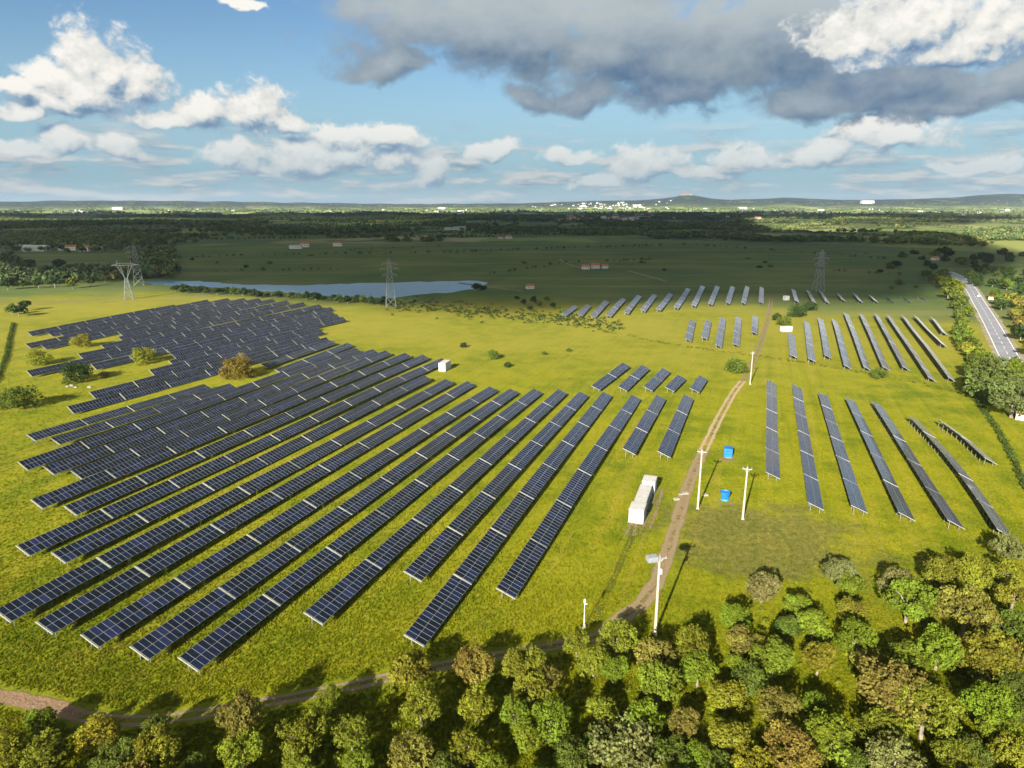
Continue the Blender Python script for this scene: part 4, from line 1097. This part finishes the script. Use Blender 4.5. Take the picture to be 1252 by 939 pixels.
def pylon(loc, Hh, label, ytype=False, rz=0.0):
    root = empty('lattice_pylon', loc, rz); tag(root, label, 'pylon', 'lattice pylons')
    w0, w1, zb = Hh * 0.105, Hh * 0.03, (0.55 if ytype else 0.92) * Hh
    wid = lambda z: w0 + (w1 - w0) * z / zb
    cor = [(-1, -1), (1, -1), (1, 1), (-1, 1)]; b = Hh * 0.0062
    for sx, sy in cor: link('leg', MB().bar((sx * w0, sy * w0, -0.2), (sx * w1, sy * w1, zb), b * 1.3).mesh('leg', M_LATT), root)
    mb = MB(); zs = [0]; 
    while zs[-1] < zb - 0.5: zs.append(min(zb, zs[-1] + 1.7 * wid(zs[-1]) + 0.4))
    for z0, z1 in zip(zs, zs[1:]):
        for i in range(4):
            (ax_, ay), (bx, by) = cor[i], cor[(i + 1) % 4]
            p, q = wid(z0), wid(z1)
            mb.bar((ax_ * p, ay * p, z0), (bx * q, by * q, z1), b * 0.7); mb.bar((bx * p, by * p, z0), (ax_ * q, ay * q, z1), b * 0.7); mb.bar((ax_ * q, ay * q, z1), (bx * q, by * q, z1), b * 0.7)
    link('bracing', mb.mesh('bracing', M_LATT), root)
    if ytype:
        for s in (-1, 1):
            m2 = MB()
            for y in (-0.4, 0.4):
                m2.bar((s * w1, y * w1, zb), (s * Hh * 0.17, y, Hh * 0.86), b * 1.1); m2.bar((s * w1, y * w1, zb), (s * Hh * 0.1, y, Hh * 0.9), b * 0.8)
                m2.bar((s * Hh * 0.17, y, Hh * 0.86), (s * Hh * 0.15, 0, Hh), b)
            for k in range(5):
                f = k / 5; m2.bar((s * (w1 + (Hh * 0.17 - w1) * f), 0.3, zb + (Hh * 0.86 - zb) * f), (s * (w1 + (Hh * 0.1 - w1) * (f + 0.15)), -0.3, zb + (Hh * 0.9 - zb) * (f + 0.15)), b * 0.6)
            link('fork', m2.mesh('fork', M_LATT), root)
        m2 = MB(); a = Hh * 0.3
        m2.bar((-a, 0, Hh * 0.87), (a, 0, Hh * 0.87), b * 1.2); m2.bar((-a, 0, Hh * 0.87), (-Hh * 0.12, 0, Hh * 0.92), b); m2.bar((a, 0, Hh * 0.87), (Hh * 0.12, 0, Hh * 0.92), b); m2.bar((-Hh * 0.12, 0, Hh * 0.92), (Hh * 0.12, 0, Hh * 0.92), b)
        link('crossarm', m2.mesh('crossarm', M_LATT), root)
    else:
        for f, a in ((0.66, 0.15), (0.78, 0.19), (0.90, 0.14)):
            m2 = MB(); z = f * Hh
            for s in (-1, 1):
                m2.bar((s * wid(z), 0.5, z), (s * a * Hh, 0, z + 0.2), b); m2.bar((s * wid(z), -0.5, z), (s * a * Hh, 0, z + 0.2), b); m2.bar((s * wid(z), 0, z + Hh * 0.045), (s * a * Hh, 0, z + 0.2), b * 0.9)
                m2.bar((s * a * Hh, 0, z), (s * a * Hh, 0, z - Hh * 0.045), b * 1.1)
            link('crossarm', m2.mesh('crossarm', M_LATT), root)
        m2 = MB().bar((-w1, -w1, zb), (0, 0, Hh), b).bar((w1, -w1, zb), (0, 0, Hh), b).bar((w1, w1, zb), (0, 0, Hh), b).bar((-w1, w1, zb), (0, 0, Hh), b)
        link('peak', m2.mesh('peak', M_LATT), root)


pylon(G(158, 366), h_for((158, 366), 318), 'left lattice pylon with a forked top above the meadow', True, 0.4)
pylon(G(170, 349), h_for((170, 349), 297), 'greenish lattice pylon standing right behind the forked one at the lake end', False, 0.5)
pylon(G(478, 375), h_for((478, 375), 316), 'lattice pylon standing in front of the lake', False, 0.2)
pylon(G(1000, 356), h_for((1000, 356), 305), 'lattice pylon rising from the tiny shaded panel rows at right', False, 0.1)


# ------------------------------------------------------------------ houses and far buildings
def house_parts(L, Wd, Hh, roof, rh, nwin, flat=False):
    wall = MB().box((0, 0, Hh / 2 - 0.25), (L, Wd, Hh + 0.5))
    rf = MB(); e = 0.35
    if flat: rf.box((0, 0, Hh + 0.2), (L + 0.3, Wd + 0.3, 0.4))
    else:
        wall.add([(-L / 2, -Wd / 2, Hh), (-L / 2, Wd / 2, Hh), (-L / 2, 0, Hh + rh)], [(0, 2, 1)]); wall.add([(L / 2, -Wd / 2, Hh), (L / 2, Wd / 2, Hh), (L / 2, 0, Hh + rh)], [(0, 1, 2)])
        x, y = L / 2 + e, Wd / 2 + e; zr, ze = Hh + rh + 0.12, Hh - 0.1
        rf.add([(-x, -y, ze), (x, -y, ze), (x, 0, zr), (-x, 0, zr), (-x, y, ze), (x, y, ze), (-x, -y, ze - .2), (x, -y, ze - .2), (-x, y, ze - .2), (x, y, ze - .2)], [(0, 1, 2, 3), (3, 2, 5, 4), (0, 6, 7, 1), (4, 5, 9, 8), (0, 3, 4, 8, 6), (1, 7, 9, 5, 2)])
    win = MB()
    for i in range(nwin): win.box((-L / 2 + (i + 0.5) * L / nwin, -Wd / 2 - 0.02, Hh * 0.55), (min(1.1, L / nwin * 0.5), 0.08, 1.2))
    return wall.mesh('wall', M_WALL), rf.mesh('roof', roof), win.mesh('window', M_WIN)


HOUSES = [house_parts(11, 8, 4.5, M_ROOF, 2.4, 3), house_parts(16, 9, 6, M_ROOF, 2.6, 4), house_parts(26, 12, 5.5, M_ROOFG, 2.2, 5), house_parts(14, 11, 9, M_WALL, 0, 4, True), house_parts(40, 18, 8, M_OFFW, 2.5, 6)]


def house(p, k, rz, label, group=None, s=1.0, cat='house'):
    root = empty('house' if k != 4 else 'warehouse', p, rz); tag(root, label, cat, group)
    for nm, me in zip(('wall', 'roof', 'window'), HOUSES[k]): link(nm, me, root, None, None, (s, s, s))
    return root


NEAR_H = [(30, 305, 2, 0.1, 1.0, 'low grey roofed farm shed at the far left behind the dark hedges'), (45, 307, 4, 0.0, 0.9, 'long white shed of the farm at the far left'), (88, 306, 1, 0.3, 1.0, 'white farmhouse left of the red roofed barn'), (104, 307, 1, 0.0, 1.0, 'white farmhouse below the red roofed barn'), (118, 303, 2, 0.1, 1.0, 'big barn among the farmhouses at left'), (128, 307, 0, 0.0, 1.0, 'little white house right of the farm at left'), (76, 306, 0, 0.4, 0.9, 'little pale house in the middle of the left farm'), (362, 304, 2, 0.0, 0.75, 'long low white barn beyond the lake, left one of a pair'), (373, 302, 0, 0.2, 1.2, 'white house beyond the lake next to the long barn'), (413, 301, 1, 0.0, 0.9, 'white house with a red roof beyond the lake'), (648, 353, 0, 0.3, 0.62, 'small white barn alone in the shaded field right of the lake'), (622, 292, 1, 0.1, 0.9, 'pink walled house on the crest of the shaded field'), (612, 292, 0, 0.1, 0.9, 'small house left of the pink walled house on the crest'), (549, 281, 2, 0.0, 1.0, 'pale farm building in the dark plain above the lake'), (562, 281, 2, 0.0, 1.3, 'long pale farm building in the dark plain above the lake tip'), (1143, 318, 0, 0.5, 0.8, 'white house in the shaded wood at the road bend'), (1212, 366, 0, 0.9, 0.5, 'small white hut among trees just right of the road'), (1251, 512, 0, 0.9, 0.55, 'white shed cut off by the right edge below the big trees'), (716, 329, 0, 0.1, 0.8, 'left end building of the white ruin in the shaded field'), (728, 328, 0, 0.0, 0.9, 'middle building of the white ruin in the shaded field'), (739, 328, 0, 0.2, 0.7, 'right end building of the white ruin in the shaded field')]
for x, y, k, rz, s, lab in NEAR_H: house(G(x, y), k, rz, lab, None, s * 0.8)
gt = 'far houses of the town'
for i in range(70):
    x = random.uniform(685, 800) if i % 4 else random.uniform(640, 960); r = random.uniform(2300, 4300)
    house(at_dist(x, r), random.choice((0, 1, 3, 1)), random.uniform(-0.6, 0.6), 'one of the pale houses scattered over the dark plain below the town', 'pale houses on the plain below the town', random.uniform(0.8, 1.3))
for i in range(80):
    x = random.gauss(745, 32) if i % 5 else random.uniform(650, 820); r = random.uniform(8300, 9800)
    house(at_dist(x, r), random.choice((3, 1, 3, 4)), random.uniform(-0.5, 0.5), 'white house of the far town spread along the ridge left of the castle hill', gt, random.uniform(0.9, 1.7))
for i in range(70):
    x = random.uniform(20, 640) if i % 2 else random.uniform(840, 1250); r = random.uniform(4200, 8200)
    house(at_dist(x, r), random.choice((1, 2, 3, 4)), random.uniform(-0.5, 0.5), 'pale building dotted among the sunlit fields below the horizon', 'pale buildings below the horizon', random.uniform(0.8, 1.5))
for x, r, s, lab in [(1060, 9600, 3.6, 'big white factory hall on the right horizon'), (144, 8300, 2.6, 'long white hall on the left horizon'), (540, 8400, 2.2, 'long white hall on the sunlit plain near the centre horizon'), (908, 8000, 2.2, 'long terracotta walled hall below the ridge right of the castle hill')]:
    house(at_dist(x, r), 4, 0.02, lab, None, s, 'warehouse')
# castle on its hill
cp = at_dist(838, 10300)
ct = empty('hill_castle', cp); tag(ct, 'dark castle with towers on the rounded hill at the horizon', 'castle')
link('wall', MB().box((0, 0, 8), (170, 60, 26)).mesh('wall', M_CASTLE), ct)
for x, h_, w in ((-80, 30, 22), (-20, 46, 26), (30, 36, 20), (82, 28, 20)):
    mb = MB().bar((x, 0, -4), (x, 0, h_), w, 0, 8)
    for k in range(6): mb.box((x + math.cos(k * 1.047) * w * 0.42, math.sin(k * 1.047) * w * 0.42, h_ + 1.5), (4, 4, 4))
    link('tower', mb.mesh('tower', M_CASTLE), ct)

# a car on the road
def car(p, rz, label):
    root = empty('car', p, rz); tag(root, label, 'car')
    b = MB(); b.box((0, 0, 0.62), (4.4, 1.78, 0.62)); b.box((1.5, 0, 0.5), (1.5, 1.7, 0.4)); link('body', b.mesh('body', M_CAR), root)
    vs = [(-1.9, -.82, .93), (1.0, -.82, .93), (1.0, .82, .93), (-1.9, .82, .93), (-1.4, -.66, 1.5), (0.3, -.66, 1.5), (0.3, .66, 1.5), (-1.4, .66, 1.5)]
    link('windows', MB().add(vs, [(0, 1, 5, 4), (1, 2, 6, 5), (2, 3, 7, 6), (3, 0, 4, 7)]).mesh('windows', M_WIN), root)
    link('roof', MB().box((-.55, 0, 1.52), (1.75, 1.34, 0.06)).mesh('roof', M_CAR), root)
    for x in (-1.4, 1.4):
        for y in (-.8, .8): link('wheel', MB().bar((x, y - .1, .33), (x, y + .1, .33), .66, 0, 12).mesh('wheel', M_TYRE), root)


def on_road(y, side):
    best = min(road_line, key=lambda p: abs(p.y - G(1180, y).y)); i = road_line.index(best)
    a, b = road_line[max(0, i - 1)], road_line[min(len(road_line) - 1, i + 1)]; t = (b - a).normalized()
    return best + Vector((t.y, -t.x, 0)) * side + Vector((0, 0, 0.02)), math.atan2(t.y, t.x)


p, rz = on_road(362, 1.7); p.z = hz(p.x, p.y) + 0.02; car(p, rz, 'pale silver car on the road near the tree belt')
for x, y in [(87, 472), (92, 474), (82, 473), (109, 474)]:
    r = random.uniform(0.5, 0.9); mb = MB().box((0, 0, r * 0.3), (r * 1.4, r, r * 0.9), 0, Matrix.Rotation(0.4, 4, 'Z')).box((r * .3, r * .2, r * 0.5), (r, r * .9, r * .7), 0, Matrix.Rotation(0.9, 4, 'Y'))
    tag(link('boulder', mb.mesh('boulder', M_STONE), None, G(x, y)), 'pale boulder in the grass below the dark green round tree', 'boulder', 'pale boulders')
for x, y in [(832, 605), (838, 604), (827, 611), (862, 606)]:
    r = random.uniform(0.5, 0.9); mb = MB().box((0, 0, r * 0.2), (r * 1.6, r, r * 0.6), 0, Matrix.Rotation(0.3, 4, 'Z')).box((r * .3, r * .2, r * 0.3), (r, r * .9, r * .5), 0, Matrix.Rotation(0.7, 4, 'Y'))
    tag(link('boulder', mb.mesh('boulder', M_STONE), None, G(x, y)), 'pale stone lying by the dirt track near the white cabins', 'boulder', 'pale stones by the track')

# ------------------------------------------------------------------ clouds above and behind, whose shadow lies on the plain
CLOUD_Z = 1150.0
shift = Vector((ldir.x, ldir.y, 0)) * (CLOUD_Z / ldir.z)      # from shadow on the ground back up to the cloud


def make_cloud_mat():
    m, t, o = mat('cloud')
    a = t.new('ShaderNodeAttribute', attribute_name='thick')
    d = t.new('ShaderNodeBsdfDiffuse'); d.inputs[0].default_value = (0.9, 0.9, 0.9, 1)
    tr = t.new('ShaderNodeBsdfTranslucent'); tr.inputs[0].default_value = (0.93, 0.94, 0.95, 1)
    mx = t.new('ShaderNodeMixShader'); mx.inputs[0].default_value = 0.12
    t.l.new(d.outputs[0], mx.inputs[1]); t.l.new(tr.outputs[0], mx.inputs[2])
    tp = t.new('ShaderNodeBsdfTransparent'); m2 = t.new('ShaderNodeMixShader')
    t.put(m2.inputs[0], t.ramp(a.outputs['Fac'], 0, 1, 0.0, 0.90, False))
    t.l.new(tp.outputs[0], m2.inputs[1]); t.l.new(mx.outputs[0], m2.inputs[2]); t.l.new(m2.outputs[0], o.inputs[0]); return m


M_CLOUD = make_cloud_mat()
SHADE = [(lambda q: (q.x, q.y))(U(x, y)) for x, y in [(-160, 322), (60, 330), (150, 343), (330, 352), (430, 366), (560, 378), (700, 380), (800, 366), (880, 362), (960, 366), (1060, 368), (1150, 362), (1200, 345), (1262, 335), (1262, 316), (1160, 300), (940, 297), (930, 283), (940, 276), (1120, 282), (1250, 274), (1420, 272), (1420, 266), (1000, 262), (626, 261.5), (200, 262), (-160, 263)]]


def cloud(poly, label):
    """one closed shell: flat base, billowed top, thinning to nothing at its ragged edge"""
    P = np.array(poly); x0, y0 = P.min(0) - 60; x1, y1 = P.max(0) + 60
    xs = np.arange(x0, x1, 45.0); ys = y0 + np.concatenate([np.arange(0, 900, 16.0), np.arange(900, y1 - y0, 50.0)])
    X, Y = np.meshgrid(xs, ys); inside = np.zeros(X.shape, bool); dist = np.full(X.shape, 1e9)
    for (ax_, ay), (bx, by) in zip(poly, poly[1:] + poly[:1]):
        ux, uy = bx - ax_, by - ay; L2 = ux * ux + uy * uy
        s_ = np.clip(((X - ax_) * ux + (Y - ay) * uy) / L2, 0, 1); dist = np.minimum(dist, np.hypot(X - ax_ - ux * s_, Y - ay - uy * s_))
        with np.errstate(divide='ignore', invalid='ignore'):
            inside ^= ((by > Y) != (ay > Y)) & (X < (ax_ - bx) * (Y - by) / (ay - by) + bx)
    sd_ = np.where(inside, dist, -dist)
    nz = np.zeros(X.shape); r = np.random.default_rng(5)
    for sc, am in ((0.0016, 1.0), (0.0037, 0.6), (0.009, 0.35), (0.021, 0.22), (0.05, 0.12)):
        for _ in range(3):
            t_ = r.uniform(0, 6.28); nz += am / 1.7 * np.sin((X * np.cos(t_) + Y * np.sin(t_)) * sc * r.uniform(0.8, 1.3) + r.uniform(0, 6.28))
    reach = 18 + 0.03 * np.maximum(Y - 350, 0)
    base_ = sd_ / reach + nz * 0.9
    gaps = 1.25 + nz * 1.0
    k = sstep(Y, 1100, 1700)
    th = np.clip(np.minimum(base_, 3) * (1 - k) + np.minimum(base_, gaps) * k, -0.5, 1.6)
    keep = th > -0.3; tk = np.clip(th / 1.0, 0, 1)
    ny, nx = X.shape; top = np.stack([X + shift.x, Y + shift.y, CLOUD_Z + 8 + 170 * np.clip(th, 0, 2) ** 0.7 + 40 * tk * np.sin(nz * 4)], -1).reshape(-1, 3)
    bot = np.stack([X + shift.x, Y + shift.y, CLOUD_Z + 0 * X], -1).reshape(-1, 3)
    I, J = np.meshgrid(np.arange(ny - 1), np.arange(nx - 1), indexing='ij')
    q = np.stack([I * nx + J, I * nx + J + 1, (I + 1) * nx + J + 1, (I + 1) * nx + J], -1).reshape(-1, 4)
    q = q[keep.reshape(-1)[q].all(1)]
    e = np.concatenate([q[:, [0, 1]], q[:, [1, 2]], q[:, [2, 3]], q[:, [3, 0]]]); key = {}
    for a_, b_ in e.tolist():
        if (b_, a_) in key: del key[(b_, a_)]
        else: key[(a_, b_)] = 1
    n = len(top); side = np.array([(a_ + n, b_ + n, b_, a_) for a_, b_ in key])
    me = np_mesh('cumulus_cloud', np.concatenate([top, bot]), np.concatenate([q, q[:, ::-1] + n, side]), [M_CLOUD], smooth=True)
    at = me.attributes.new('thick', 'FLOAT', 'POINT'); at.data.foreach_set('value', np.concatenate([tk.ravel(), tk.ravel()]).astype(np.float32))
    tag(link('cumulus_cloud', me), label, kind='structure')


cloud(SHADE, 'grey bottomed cloud bank overhead that shades the plain')

# ------------------------------------------------------------------ thin haze over the plain
hm, ht, ho = mat('haze')
pv = ht.new('ShaderNodeVolumePrincipled'); pv.inputs['Color'].default_value = (0.72, 0.86, 1.0, 1); pv.inputs['Density'].default_value = 0.000042; pv.inputs['Anisotropy'].default_value = 0.2
ht.l.new(pv.outputs[0], ho.inputs['Volume'])
hb = link('haze', MB().box((0, 0, 124), (30400, 30400, 258)).mesh('haze', hm)); tag(hb, 'thin bluish haze over the plain', kind='stuff')
SC.cycles.volume_bounces = 0
SC.cycles.max_bounces = 6; SC.cycles.transparent_max_bounces = 12
